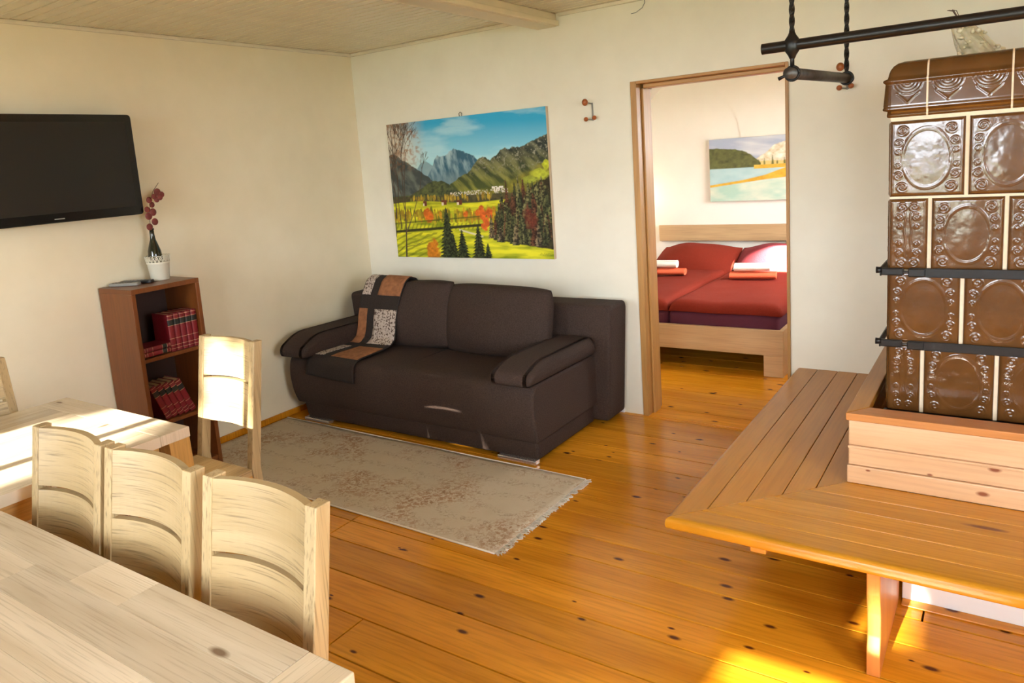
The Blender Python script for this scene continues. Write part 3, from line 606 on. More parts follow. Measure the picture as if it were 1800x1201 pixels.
# cornice
cprof = [(-0.004, 1.664), (0.004, 1.666), (0.006, 1.672), (0.004, 1.686), (0.016, 1.690), (0.018, 1.694)] + [(0.015, 1.70)] + [(0.0155 - 0.075 * (z - 1.705), z) for z in np.linspace(1.705, 1.778, 26)] + [(0.017, 1.785), (0.016, 1.791), (0.004, 1.797), (0.002, 1.805), (0.0, 1.815), (-0.004, 1.826), (-0.012, 1.838), (-0.024, 1.847), (-0.042, 1.853), (-0.09, 1.856)]
zc_d = [0.0, 0.004, 0.012, 0.024, 0.042, 0.09]; zc_z = [1.815, 1.826, 1.838, 1.847, 1.853, 1.856]
def cornice(name, pts, n, relief=True, mat='glaze', off=0.0, mitre=False):
    """pts: path of (x,y) with outward dirs"""
    P = np.zeros((len(pts), len(cprof), 3))
    for i, (x, y, ox, oy, u, w) in enumerate(pts):
        lim = max(x - SX0, y - SY0) if (mitre and not (ox and oy)) else 1.0
        for j, (d, z) in enumerate(cprof):
            if d < -lim: d = -lim; z = float(np.interp(lim, zc_d, zc_z))
            r = 0.0
            if relief and 1.703 < z < 1.780:
                for cc in ((0.25, 0.75) if w > 0.18 else (0.5,)):
                    uu = (u - cc) * w; q = math.hypot(uu, (1.778 - z) * 1.15)
                    if q < 0.045: r = max(r, 0.0018 * (0.5 + 0.5 * math.cos(q * 2 * math.pi / 0.0105)))
                    vv = abs(abs(uu) - (z - 1.712)) if abs(uu) < 0.035 else 1
                    if vv < 0.003 and z < 1.75: r = max(r, 0.0016)
            P[i, j] = (x + ox * (d + r + off), y + oy * (d + r + off), z)
    o = T(grid(name, P, M[mat])); return o
def straight(a, b):
    n = 70; return [(a + (b - a) * k / n, SY0, 0, -1, k / n, b - a) for k in range(n + 1)]
xs = [-0.356, -0.241, -0.007, 0.227, 0.461, SX1]
cp = [(SX0, SY1 - 0.6 + 0.6 * 0, -1, 0, 0, 0.3)]
corner = [(SX0, 3.2 - 0.002, -1, 0, 0, 0.2)] + [(SX0, SY0 + 0.2 * (1 - k / 40), -1, 0, k / 40, 0.2) for k in range(1, 40)] + [(SX0, SY0, -1, -1, 0, 0.1)] + [(x, SY0, 0, -1, (x - xs[0]) / 0.115, 0.115) for x in np.linspace(xs[0] + 0.008, xs[1] - 0.0028, 40)]
cornice('cornice_tile', corner, 0, mitre=True)
for a, b in zip(xs[1:-1], xs[2:]): cornice('cornice_tile', straight(a + 0.0028, b - 0.0028), 0)
y = 3.2
while y < SY1 - 0.1:
    cornice('cornice_tile', [(SX0, y + 0.215 * (1 - k / 40) , -1, 0, k / 40, 0.215) for k in range(41)], 0); y += 0.22
T(box('top_slab', SX0 + 0.06, SX1, SY0 + 0.06, SY1, 1.83, 1.8535, M['glaze'], None, 0.004))
T(box('cornice_core', SX0 + 0.0045, SX1, SY0 + 0.001, SY1, 1.66, 1.79, M['grout']))
for x in xs[1:-1]: cornice('cornice_grout', [(x + q, SY0, 0, -1, 0, 0.01) for q in (-0.004, -0.002, 0.002, 0.004)], 0, False, 'grout', -0.001)
# iron bands
for z in (1.127, 0.866):
    yb = SY0 - 0.022
    b1 = T(box('iron_band', -0.285, SX1, yb - 0.006, yb, z - 0.015, z + 0.017, M['iron'], None, 0.002))
    box('band_sleeve', -0.287, -0.235, yb - 0.011, yb - 0.004, z - 0.013, z + 0.015, M['iron'], b1, 0.003)
    bb_ = T(box('band_bracket', -0.372, -0.302, yb - 0.008, yb + 0.008, z - 0.010, z + 0.016, M['iron'], None, 0.004))
    tube('band_bolt', [(-0.31, yb - 0.002, z + 0.002), (-0.275, yb - 0.002, z + 0.002)], 0.004, M['ironbar'], bb_, 8)
    tube('band_knob', [(-0.388, yb, z + 0.008), (-0.37, yb, z + 0.008)], [0.012, 0.010], M['iron'], bb_, 10)
    T(box('iron_band', SX0 - 0.022, SX0 - 0.016, yb + 0.008, SY1, z - 0.015, z + 0.017, M['iron'], None, 0.002))
    T(box('band_spacer', SX0 - 0.016, SX0 + 0.01, SY0 + 0.35, SY0 + 0.37, z - 0.01, z + 0.01, M['iron']))
# dried bouquet on the stove
bq = empty('dried_bouquet', (-0.12, 3.32, 1.856), label='dried cream flowers in clear wrap lying on top of the stove', cat='bouquet')
rgb = random.Random(5)
for k in range(70):
    t = rgb.random() ** 1.4; z = 0.012 + 0.12 * t; sp_ = 0.060 * (1 - t) + 0.016
    ball('petal', (-0.035 * t * 1.6 + rgb.uniform(-sp_, sp_) + 0.02, rgb.uniform(-0.05, 0.05), z), rgb.uniform(0.006, 0.014), M['petal'], bq, (rgb.uniform(0.6, 1), 1, rgb.uniform(0.4, 0.9)), 8)
for k in range(5):
    a = rgb.uniform(-0.02, 0.0); tube('stem', [(-0.03, 0, 0.10), (-0.045 + a, 0.01, 0.15), (-0.052 + a * 1.5, 0.012, 0.178), (-0.062 + a * 2, 0.01, 0.183)], 0.0014, M['stem'], bq, 5)
n_ = 26; P = np.zeros((n_, 12, 3))
for i in range(n_):
    for j in range(12):
        t = j / 11; a = 2 * math.pi * i / (n_ - 1); r = (0.062 * (1 - t) + 0.030 * t) * (1 + 0.18 * math.sin(7 * a + 3 * t) + 0.1 * math.sin(3 * a))
        P[i, j] = (r * math.cos(a) + 0.02 - 0.075 * t, 0.8 * r * math.sin(a), 0.004 + 0.135 * t)
grid('wrap', P, M['cello'], bq)

# ================================================================== DRYING RACK
rack = empty('hanging_iron_rack', (-0.56, 2.5, ZC), label='black iron drying rack hanging from the ceiling by twisted rods', cat='rack'); ro = Matrix.Translation((0.56, -2.5, -ZC))
def Q(o): o.parent = rack; o.matrix_parent_inverse = ro; return o
F = Vector((-0.563, 2.5, 0)); Bk = Vector((-0.492, 2.994, 0))
Q(tube('long_bar', [(-0.652, 2.5, 1.901), (-0.651, 2.5, 1.901), (1.2, 2.5, 1.901)], 0.0165, M['iron'], None, 20))
Q(tube('short_bar', [(F.x - 0.004, 2.470, 1.817), (Bk.x + 0.004, 3.026, 1.817)], 0.0172, M['ironbar'], None, 20))
for p in (F, Bk):
    z0 = 1.838; n = 60; pts = [(p.x, p.y, z0 + (ZC - z0) * k / n) for k in range(n + 1)]
    rr = [0.0075] * (n + 1)
    if p is F:
        Q(tube('rod', [(p.x, p.y, z0 - 0.004), (p.x, p.y, 1.885)], 0.0062, M['iron'], None, 10))
        Q(tube('twisted_rod', [(p.x, p.y, 1.915 + (ZC - 1.915) * k / n) for k in range(n + 1)], 0.0085, M['iron'], None, 4, False, twist=0.42))
        Q(lathe('collar', [(0.008, -0.040), (0.012, -0.030), (0.0215, -0.016), (0.0225, 0.0), (0.0215, 0.016), (0.012, 0.030), (0.008, 0.040)], M['iron'], None, (p.x, p.y, 1.901), 16))
    else: Q(tube('twisted_rod', pts, 0.0085, M['iron'], None, 4, False, twist=0.42))
    ring = [(p.x + 0.0 , p.y, 1.817) for _ in range(1)]
    d = (Bk - F).normalized(); sd = Vector((d.y, -d.x, 0))
    Q(tube('ring', [tuple(Vector((p.x, p.y, 1.817)) + sd * 0.021 * math.cos(a) + Vector((0, 0, 0.021 * math.sin(a)))) for a in np.linspace(0, 2 * math.pi, 25)], 0.0042, M['iron'], None, 8))
Q(tube('set_screw', [(F.x - 0.012, 2.476, 1.812), (F.x - 0.035, 2.474, 1.803)], [0.004, 0.006], M['iron'], None, 8))
for p in ((F.x, F.y), (Bk.x, Bk.y), (1.1, 2.5)): Q(lathe('ceiling_plate', [(0.0, -0.012), (0.03, -0.012), (0.034, 0.0)], M['iron'], None, (p[0], p[1], ZC), 16))
Q(tube('twisted_rod', [(1.1, 2.5, 1.915 + (ZC - 1.915) * k / 60) for k in range(61)], 0.0085, M['iron'], None, 4, False, twist=0.42))

# ================================================================== PICTURES
def painting_main(n=420, m=310):
    s = np.linspace(0, 1, n)[:, None] * np.ones((1, m)); t = np.ones((n, 1)) * np.linspace(0, 1, m)[None, :]
    C = np.zeros((n, m, 3)); lerp = lambda a, b, f: a * (1 - f[..., None]) + b * f[..., None]
    def put(mask, col): C[:] = C * (1 - mask[..., None]) + col * mask[..., None]
    step = lambda d, w=0.005: np.clip(d / w + 0.5, 0, 1)
    cl01 = lambda a: np.clip(a, 0, 1); rg = np.random.RandomState(3)
    n1 = fbm(s * 14, t * 14, 11); n2 = fbm(s * 60, t * 60, 21); n3 = fbm(s * 120, t * 90, 31, 2)
    def ridge(pts, jag, seed, fr=34): return np.interp(s, [p[0] for p in pts], [p[1] for p in pts]) + jag * (fbm(s * fr, s * 0, seed) - 0.5)
    # sky with soft clouds
    C[:] = lerp(L(158, 208, 214), L(48, 158, 200), cl01((t - 0.66) / 0.30 + 0.25 * (s - 0.5)))
    put(cl01((fbm(s * 4.5 + 3 + t * 2, t * 12, 1, 5) - 0.47) * 4.0) * 0.55, L(186, 218, 222))
    put(cl01((0.27 - s) * 5.0) * 0.8, L(212, 190, 160))
    # left dark mountain and haze
    y = ridge([(0, .775), (.05, .77), (.10, .73), (.14, .70), (.19, .655), (.26, .60), (.34, .52), (1, .3)], 0.03, 41)
    y2 = ridge([(0, .3), (.18, .64), (.22, .70), (.255, .705), (.30, .665), (.40, .55), (1, .3)], 0.02, 42); put(step(y2 - t), lerp(L(110, 142, 152), L(150, 174, 176), n1))
    # far peak
    y2 = ridge([(0, .3), (.25, .58), (.295, .665), (.315, .715), (.335, .74), (.37, .735), (.40, .752), (.425, .768), (.445, .785), (.465, .768), (.50, .758), (.54, .735), (.57, .715), (.60, .67), (.68, .57), (1, .4)], 0.022, 43, 60)
    f = cl01((fbm(s * 48 + t * 5, t * 13 + s * 7, 47, 5) - 0.40) * 3.4); put(step(y2 - t), lerp(L(52, 92, 110), L(158, 182, 186), f * cl01(1.15 - (0.80 - t) * 3.4)))
    put(cl01(1 - np.abs(t - 0.555) / 0.085) * cl01(1 - np.abs(s - 0.42) / 0.20) * 0.6, L(126, 146, 146))
    f = cl01((fbm(s * 26 + t * 12, t * 16, 48) - 0.35) * 2.2); put(step(y - t), lerp(L(62, 70, 68), L(112, 118, 108), f))
    # right mountain, ridges of rock running down
    y = ridge([(0, .2), (.36, .49), (.41, .54), (.47, .575), (.54, .62), (.58, .675), (.60, .705), (.62, .712), (.645, .70), (.665, .685), (.70, .705), (.73, .742), (.76, .757), (.785, .748), (.81, .758), (.845, .752), (.88, .775), (.91, .792), (.95, .80), (1, .822)], 0.02, 53, 50)
    f = cl01((fbm((s + t * 0.75) * 30, (t - s * 0.5) * 7, 57, 5) - 0.38) * 3.2); k = cl01((t - 0.48) / 0.26)
    put(step(y - t), lerp(lerp(L(70, 80, 34), L(142, 140, 58), f), lerp(L(44, 50, 44), L(108, 108, 84), f), k))
    put(step(y - t) * cl01((n3 - 0.62) * 5) * cl01((t - 0.56) * 7), L(150, 146, 126))
    y = ridge([(0, .2), (.44, .44), (.56, .47), (.70, .50), (.82, .56), (.92, .62), (1, .66)], 0.03, 59); put(step(y - t, .03) * (s > .42) * 0.75, lerp(L(78, 84, 30), L(150, 138, 44), cl01(fbm(s * 40, t * 24, 60) * 1.8 - 0.4)))
    # round hill
    y = ridge([(0, .46), (.14, .47), (.20, .51), (.26, .55), (.31, .565), (.35, .56), (.40, .53), (.45, .485), (.52, .45), (1, .42)], 0.014, 61); put(step(y - t), lerp(L(44, 52, 38), L(92, 100, 56), cl01(n2 * 1.7 - 0.35)))
    # valley floor
    put(step(0.455 - t, .01), lerp(L(46, 46, 34), L(92, 84, 48), n2))
    vil = (np.abs(t - (0.462 + 0.03 * (s - 0.4))) < 0.015) & (vnoise(s * 230, t * 140, 77) > 0.56) & (s > .40) & (s < .76); put(vil.astype(float) * 0.9, L(206, 196, 182))
    put(((np.abs(s - .70) < .035) & (np.abs(t - .485) < .018) & (vnoise(s * 200, t * 130, 78) > 0.5)).astype(float), L(222, 214, 200))
    def win(x0, x1, y0, y1): return slice(max(0, int(x0 * n)), max(0, min(n, int(x1 * n) + 2))), slice(max(0, int(y0 * m)), max(0, min(m, int(y1 * m) + 2)))
    def blob(cx, cy, rx_, ry, col, jit=0.5, a=1.0):
        w_ = win(cx - 1.9 * rx_, cx + 1.9 * rx_, cy - 1.9 * ry, cy + 1.9 * ry); nn = n2[w_]
        d = np.hypot((s[w_] - cx) / rx_, (t[w_] - cy) / ry) + jit * (nn - 0.5) * 2; k2 = (step(1 - d, 0.35) * a)[..., None]; C[w_] = C[w_] * (1 - k2) + col * (0.5 + 0.95 * nn)[..., None] * k2
    for k_ in range(60): blob(rg.uniform(.12, .66), rg.uniform(.425, .452), .006, .020, [L(176, 146, 44), L(120, 112, 40), L(150, 120, 40)][rg.randint(3)])
    mead = lerp(L(124, 136, 20), L(222, 214, 44), cl01(fbm(s * 9, t * 40, 71) * 1.9 - 0.4)); put(step(0.408 - t + 0.012 * np.sin(s * 9), .006), mead)
    for hx, hy, w in ((.355, .405, .017), (.455, .402, .017), (.225, .402, .012)): put(((np.abs(s - hx) < w) & (np.abs(t - hy) < .017)).astype(float), L(104, 52, 36)); put(((np.abs(s - hx + .01) < w * 0.4) & (np.abs(t - hy + .01) < .010)).astype(float), L(214, 198, 170))
    for k_ in range(150):
        x = rg.uniform(0.0, 0.69); blob(x, rg.uniform(.285, .335), rg.uniform(.005, .011), rg.uniform(.022, .042), [L(168, 142, 26), L(186, 136, 30), L(176, 156, 34), L(112, 112, 28), L(150, 124, 32)][rg.randint(5)])
    for x, yy_, r in ((.235, .315, .024), (.255, .30, .02), (.49, .315, .014), (.565, .32, .014)): blob(x, yy_, r, r * 1.9, L(206, 104, 30))
    # stubble strips and long tree shadows
    band = (t < .255) & (t > .205); put(band * cl01((np.sin((s - t * 0.4) * 230) - 0.1) * 2) * 0.55 * (s < .66), L(96, 104, 26))
    y = 0.195 + 0.042 * s / 0.6; put(step(0.010 - np.abs(t - y), 0.006) * (s < .66), L(52, 50, 20)); put(step(0.005 - np.abs(t - y - .062), 0.006) * (s < .66) * .8, L(70, 72, 24))
    sh = cl01((np.sin((s * 0.8 - t * 1.6) * 95 + 6 * n1) - 0.25) * 3) * (t < .185) * (s < .36); put(sh * 0.6, L(96, 102, 18))
    put(step(0.006 - np.abs(t - (0.205 - 0.34 * (s - 0.44))), 0.006) * (s > .44) * (s < .59), L(206, 196, 160))
    # right forest
    ft = np.interp(s, [.60, .645, .68, .72, .78, .86, .92, 1.0], [0, .10, .28, .38, .42, .45, .52, .58]); low = np.interp(s, [.6, .66, .75, .88, 1], [.14, .13, .115, .085, .065]); fo = step(ft + 0.05 * (n1 - .5) - t, .01) * step(t - low - 0.01 * (n2 - .5), .008)
    put(fo, lerp(L(26, 22, 14), L(66, 58, 30), cl01(n2 * 1.6 - 0.35)))
    blob(.95, .57, .05, .035, L(176, 182, 54)); blob(.89, .535, .045, .025, L(150, 158, 54)); blob(.985, .63, .02, .03, L(190, 196, 50))
    def fir(cx, b, h, w, c1, c2, lit=0.4):
        w_ = win(cx - 1.3 * w - .01, cx + 1.3 * w + .01, b, b + h); S_, T_, nn = s[w_], t[w_], n3[w_]
        q = (T_ - b) / h; saw = (q * (5 + h * 26)) % 1.0; hw = w * np.clip(1 - q, 0, 1) ** 0.85 * (0.62 + 0.5 * (1 - saw)) + 0.0012
        mk = (step(hw - np.abs(S_ - cx) + 0.010 * (nn - .5), 0.004) * (q > 0) * (q < 1))[..., None]; C[w_] = C[w_] * (1 - mk) + lerp(c1, c2, cl01(nn * 1.9 - 0.75 + lit * (cx - S_) / w + 0.25 * (1 - saw))) * mk
    for b_ in np.sort(rg.uniform(.09, .40, 130))[::-1]:
        x = rg.uniform(.67 + max(0, b_ - .22) * .35, .995); fc = [(L(28, 32, 18), L(112, 112, 66)), (L(34, 36, 20), L(136, 132, 84)), (L(46, 24, 16), L(112, 70, 46)), (L(22, 26, 16), L(78, 82, 48))][rg.randint(4)]
        fir(x, b_ * 0.95 + .02 * (1 - x), rg.uniform(.10, .20), rg.uniform(.013, .024), *fc)
    for x, yy_, r in ((.865, .31, .028), (.89, .27, .03), (.87, .24, .022)): blob(x, yy_, r, r * 1.6, L(110, 40, 28), a=0.5)
    for x, yy_ in ((.60, .30), (.615, .26), (.605, .225), (.64, .32), (.59, .335)): blob(x, yy_, .020, .035, L(206, 96, 34))
    for x, b_, h in ((.645, .14, .17), (.70, .125, .10), (.79, .105, .14), (.92, .085, .15)): fir(x, b_, h, .022, L(40, 34, 24), L(140, 122, 90))
    # foreground
    for x, yy_, r in ((.245, .075, .03), (.265, .045, .034), (.27, .10, .022), (.235, .03, .024)): blob(x, yy_, r, r * 1.7, L(192, 116, 26))
    for cx, b_, h, w in ((.395, -.02, .20, .042), (.362, -.02, .395, .062), (.455, -.02, .225, .050), (.56, -.02, .26, .050), (.615, -.02, .125, .030)): fir(cx, b_, h, w, L(18, 22, 12), L(70, 78, 44), 0.25)
    # bare birches
    def stroke(p, q, w, col):
        px, py = p; qx, qy = q; x0, x1 = min(px, qx) - .02, max(px, qx) + .02; i0, i1 = max(0, int(x0 * n)), min(n, int(x1 * n) + 2); y0, y1 = min(py, qy) - .02, max(py, qy) + .02; j0, j1 = max(0, int(y0 * m)), min(m, int(y1 * m) + 2)
        if i1 <= i0 or j1 <= j0: return
        S_, T_ = s[i0:i1, j0:j1], t[i0:i1, j0:j1]; dx, dy = qx - px, qy - py; u = np.clip(((S_ - px) * dx + (T_ - py) * dy) / (dx * dx + dy * dy + 1e-9), 0, 1)
        d = np.hypot(S_ - px - u * dx, (T_ - py - u * dy) * 0.72); k2 = step(w * 0.72 * (1 - 0.4 * u) - d, 0.003)[..., None]; C[i0:i1, j0:j1] = C[i0:i1, j0:j1] * (1 - k2) + col * k2
    def branch(x, y_, a, l, w, dep):
        if dep == 0 or y_ > 0.985 or x > 0.27: return
        x2, y2 = x + l * math.sin(a), y_ + l * math.cos(a) * 1.3; stroke((x, y_), (x2, y2), max(w, .0011), L(70, 56, 46))
        for k_ in range(2): branch(x2, y2, a * 0.8 + rg.uniform(-0.5, 0.5), l * rg.uniform(.70, .9), w * 0.68, dep - 1)
    can = cl01((fbm(s * 70, t * 60, 91, 3) - 0.48) * 5) * cl01((t - 0.60 - .12 * s) * 5) * cl01((0.245 - s + 0.05 * (n1 - .5)) * 18); put(can * 0.75, L(150, 100, 58))
    for x, b_, w, a in ((.045, .22, .0055, -.05), (.015, .30, .006, .03), (.075, .45, .004, .04)): branch(x, b_, a, .15, w, 7)
    stroke((.0, 0.16), (.012, .34), .005, L(48, 40, 34)); stroke((.062, -.01), (.075, .18), .0080, L(72, 58, 46)); stroke((.075, .18), (.085, .42), .0065, L(76, 62, 50)); branch(.085, .42, .06, .12, .005, 7); branch(.08, .36, -.2, .10, .004, 6)
    stroke((.078, .19), (.14, .33), .0050, L(84, 70, 56)); stroke((.14, .33), (.20, .52), .0035, L(84, 70, 56)); branch(.20, .52, .25, .06, .003, 5); stroke((.10, .44), (.18, .50), .0022, L(84, 70, 56))
    for a_, b_ in (((.0, .03), (.05, .08)), ((.07, .08), (.14, .09)), ((.14, .09), (.19, .12))): stroke(a_, b_, .002, L(84, 60, 40))
    for k_ in range(9): stroke((.925 + k_ * .007, .028 + .008 * (k_ % 2)), (.929 + k_ * .007, .042 - .008 * (k_ % 3)), .0014, L(120, 112, 30))
    return np.clip(C * 1.15, 0, 0.95)
def framed(name, x0, x1, z0, z1, yfront, depth, C, label, skew=0.0):
    root = empty(name, ((x0 + x1) / 2, yfront + depth, z0), label=label, cat='painting'); inv = Matrix.Translation((-(x0 + x1) / 2, -yfront - depth, -z0))
    b = box('canvas', x0, x1, yfront + 0.001, yfront + depth, z0, z1, M['canvas'], root, 0.002); b.matrix_parent_inverse = inv
    n, m_ = C.shape[:2]; X, Z = np.meshgrid(np.linspace(x0 + 0.001, x1 - 0.001, n), np.linspace(z0 + 0.001, z1 - 0.001, m_), indexing='ij'); P = np.stack([X, np.full_like(X, yfront), Z], -1)
    g = grid('painted_face', P, M['paint'], root, True, C); g.data.flip_normals() if False else None; g.matrix_parent_inverse = inv
    return root
pr = framed('landscape_painting', -3.705, -2.380, 0.970, 1.930, YB - 0.030, 0.028, painting_main(), 'large mountain valley landscape painting above the sofa')
hk = tube('hanging_loop', [(-3.06 + 0.0 , YB - 0.012, 1.930), (-3.062, YB - 0.012, 1.95), (-3.05, YB - 0.012, 1.958), (-3.038, YB - 0.012, 1.95), (-3.04, YB - 0.012, 1.93)], 0.002, M['iron'], pr, 6); hk.matrix_parent_inverse = Matrix.Translation((3.0425, -YB + 0.002, -0.970))
def painting_lake(n=170, m=120):
    s = np.linspace(0, 1, n)[:, None] * np.ones((1, m)); t = np.ones((n, 1)) * np.linspace(0, 1, m)[None, :]; C = np.zeros((n, m, 3))
    lerp = lambda a, b, f: a * (1 - f[..., None]) + b * f[..., None]
    def put(mask, col): C[:] = C * (1 - mask[..., None]) + col * mask[..., None]
    step = lambda d, w=0.012: np.clip(d / w + 0.5, 0, 1); n1 = fbm(s * 9, t * 9, 5); n2 = fbm(s * 30, t * 22, 8)
    C[:] = lerp(L(168, 174, 192), L(205, 206, 208), np.clip(fbm(s * 4 + t * 5, t * 9, 2) * 2.4 - 0.8, 0, 1))
    y = np.interp(s, [.3, .42, .50, .58, .68, .76, .84, .9, 1], [.55, .66, .74, .86, .91, .93, .90, .84, .78]) + .02 * (n2 - .5); put(step(y - t), lerp(L(206, 188, 150), L(244, 238, 222), np.clip(n2 * 1.8 - .4, 0, 1)))
    put(step(np.interp(s, [.3, 1], [.63, .60]) + .05 * (n2 - .5) - t), L(214, 190, 120))
    for x, hh in ((.40, .68), (.44, .64), (.49, .66), (.56, .70), (.60, .62), (.66, .66), (.73, .69), (.76, .72), (.79, .67), (.84, .70), (.88, .72), (.93, .66), (.97, .70)): put((step(.003 + .05 * (hh - t) - np.abs(s - x) + .012 * (n2 - .5), .008) * (t > .52) * (t < hh)), L(110, 108, 58))
    y = np.interp(s, [0, .1, .2, .3, .36, .42, .5], [.86, .85, .83, .80, .74, .66, .52]) + .03 * (n2 - .5); put(step(y - t) * (s < .46), lerp(L(62, 66, 38), L(116, 116, 66), n2))
    put(step(.525 - t), lerp(L(150, 186, 190), L(188, 208, 204), n1))
    y = np.interp(s, [0, .3, .5, .75, 1], [.265, .33, .40, .55, .56]); yl = np.interp(s, [0, .3, .5, .75, 1], [.225, .285, .325, .36, .38]); put(step(y - t) * step(t - yl), lerp(L(196, 142, 34), L(230, 186, 70), n2))
    put(((t < .56) & (t > .50) & (s > .40)).astype(float), lerp(L(200, 150, 40), L(228, 190, 84), n2)); put(step(yl - t), lerp(L(172, 200, 180), L(222, 220, 196), np.clip(fbm(s * 5, t * 8, 12) * 2 - .6, 0, 1))); return C
framed('lake_painting', -2.395, -1.35, 1.072, 1.665, 7.244, 0.027, painting_lake(), 'lake and snowy mountain painting above the bed')

# ================================================================== TELEVISION
tv = empty('television', (XL, 1.86, 1.74), label='flat black television mounted on the left wall', cat='television'); tvi = Matrix.Translation((-XL, -1.86, -1.74))
def V(o): o.parent = tv; o.matrix_parent_inverse = tvi; return o
def rrect(y0, y1, z0, z1, r): return rounded([(y0, z0), (y1, z0), (y1, z1), (y0, z1)], r, 5)
V(prism('casing', rrect(1.405, 2.311, 1.473, 2.006, 0.022), 0, -3.955, -3.897, M['tv'], None, 0.0))
bz = V(prism('bezel', rrect(1.408, 2.308, 1.476, 2.003, 0.020), 0, -3.8975, -3.892, M['tv'], None, 0.002))
(box('screen', -3.894, -3.8915, 1.445, 2.272, 1.520, 1.968, M['screen'], bz, 0.0008))
(box('maker_plate', -3.8925, -3.8912, 1.835, 1.885, 1.489, 1.494, M['greyp'], bz, 0.0004))
V(box('wall_bracket', XL, -3.954, 1.70, 2.02, 1.60, 1.88, M['blackp'], None, 0.004))

# ================================================================== BOOKCASE
bc = empty('bookcase', (-3.855, 2.25, 0), label='narrow cherry wood bookcase against the left wall', cat='bookcase'); bci = Matrix.Translation((3.855, -2.25, 0))
def W(o): o.parent = bc; o.matrix_parent_inverse = bci; return o
CX0, CX1, CY0, CY1, CZ = -4.004, -3.690, 2.053, 2.452, 1.10
W(box('side_panel', CX0, CX1, CY0, CY0 + 0.024, 0.0, CZ - 0.026, M['case'], None, 0.002)); W(box('side_panel', CX0, CX1, CY1 - 0.024, CY1, 0.0, CZ - 0.026, M['case'], None, 0.002))
W(box('top', CX0, CX1, CY0, CY1, CZ - 0.026, CZ, M['case'], None, 0.002)); W(box('back_panel', CX0, CX0 + 0.008, CY0 + 0.024, CY1 - 0.024, 0.03, CZ - 0.026, M['caseback']))
for z in (0.703, 0.345, 0.05): W(box('shelf', CX0 + 0.008, CX1 - 0.004, CY0 + 0.024, CY1 - 0.024, z, z + 0.02, M['case'], None, 0.002))
W(box('plinth', CX1 - 0.03, CX1 - 0.012, CY0 + 0.024, CY1 - 0.024, 0.0, 0.05, M['case'], None, 0.002))
for y in (CY0 + 0.0235, CY1 - 0.0235):
    for z in (0.86, 0.90): W(ball('peg_hole', (CX1 - 0.03, y, z), 0.004, M['caseback'], None, (1, 0.4, 1), 8))
def make_book(h=0.205, d=0.15, t=0.034, tint='bookred'):
    """stands on origin, spine faces +x, thickness along y"""
    r = empty('book'); 
    sp_ = [(-t / 2, 0), (-t / 2, d)]
    box('cover', -d, -0.006, -t / 2, -t / 2 + 0.003, 0, h, M[tint], r, 0.001, 1); box('cover', -d, -0.006, t / 2 - 0.003, t / 2, 0, h, M[tint], r, 0.001, 1)
    arc_ = [(0.006 * math.cos(a) - 0.006, t / 2 * math.sin(a)) for a in np.linspace(-math.pi / 2, math.pi / 2, 9)]
    spn = prism('spine', [(-0.009, -t / 2)] + arc_ + [(-0.009, t / 2)], 2, 0, h, M[tint], r)
    box('pages', -d + 0.004, -0.008, -t / 2 + 0.003, t / 2 - 0.003, 0.004, h - 0.004, M['pages'], r)
    def band(n, z0, z1, mt, e): prism(n, [(-0.009, -t / 2 - e)] + [(p[0] + e, p[1] * (1 + e * 60)) for p in arc_] + [(-0.009, t / 2 + e)], 2, z0, z1, M[mt], spn)
    band('title_label', h * 0.70, h * 0.845, 'bookblack', 0.0006)
    for z in (0.07, 0.16, 0.34, 0.69, 0.855, 0.955): band('gilt_band', h * z, h * z + 0.0022, 'gilt', 0.0009)
    return r
b0 = make_book(); bks = []
ordn = ['first', 'second', 'third', 'fourth', 'fifth', 'sixth']
for k in range(5):
    o = b0 if k == 0 else copy_tree(b0)
    o.location = (-3.712, 2.2735 + k * 0.0355 - 0.0085, 0.7235); o.rotation_euler = (0, 0, 0)
    tag(o, 'upright red leatherbound volume, %s from the left on the bookcase upper shelf' % ordn[k], 'book', 'upright volumes on the upper shelf')
for k in range(2):
    o = copy_tree(b0); o.location = (-3.708, 2.079 if k == 0 else 2.081, 0.7405 + 0.026 * k); o.rotation_euler = (R(-90), 0, 0); o.scale = (1, 0.70, 0.80)
    tag(o, ['red leatherbound volume lying flat on the upper shelf, bottom of two', 'red leatherbound volume lying flat on the upper shelf, top of two'][k], 'book', 'flat volumes on the upper shelf')
for k in range(5):
    o = copy_tree(b0); a = R(21); o.location = (-3.712, 2.175 + 0.0368 * k + 0.006, 0.373); o.rotation_euler = (a, 0, 0)
    tag(o, 'slanting red leatherbound volume, %s from the left on the lower shelf' % ordn[k], 'book', 'slanting volumes on the lower shelf')
# remotes
def remote(nm, cx, cy, rz, ln, wd, mat, btn, label):
    r = empty(nm, (cx, cy, CZ), rz, label, 'remote control', 'remote controls on the bookcase')
    bd = prism('body', rounded([(-ln / 2, -wd / 2), (ln / 2, -wd * 0.42), (ln / 2, wd * 0.42), (-ln / 2, wd / 2)], 0.012, 4), 2, 0.001, 0.017, M[mat], r, 0.003)
    for i in range(6):
        for j in range(3): box('button', -ln * 0.4 + i * ln * 0.12, -ln * 0.4 + i * ln * 0.12 + 0.007, -wd * 0.27 + j * wd * 0.22, -wd * 0.27 + j * wd * 0.22 + 0.006, 0.0165, 0.0185, M[btn], bd)
remote('remote_control', -3.905, 2.150, R(25), 0.17, 0.052, 'greyp', 'blackp', 'silver grey remote control at the front of the bookcase top')
remote('remote_control', -3.915, 2.225, R(30), 0.18, 0.048, 'blackp', 'greyp', 'black remote control behind the silver one on the bookcase')
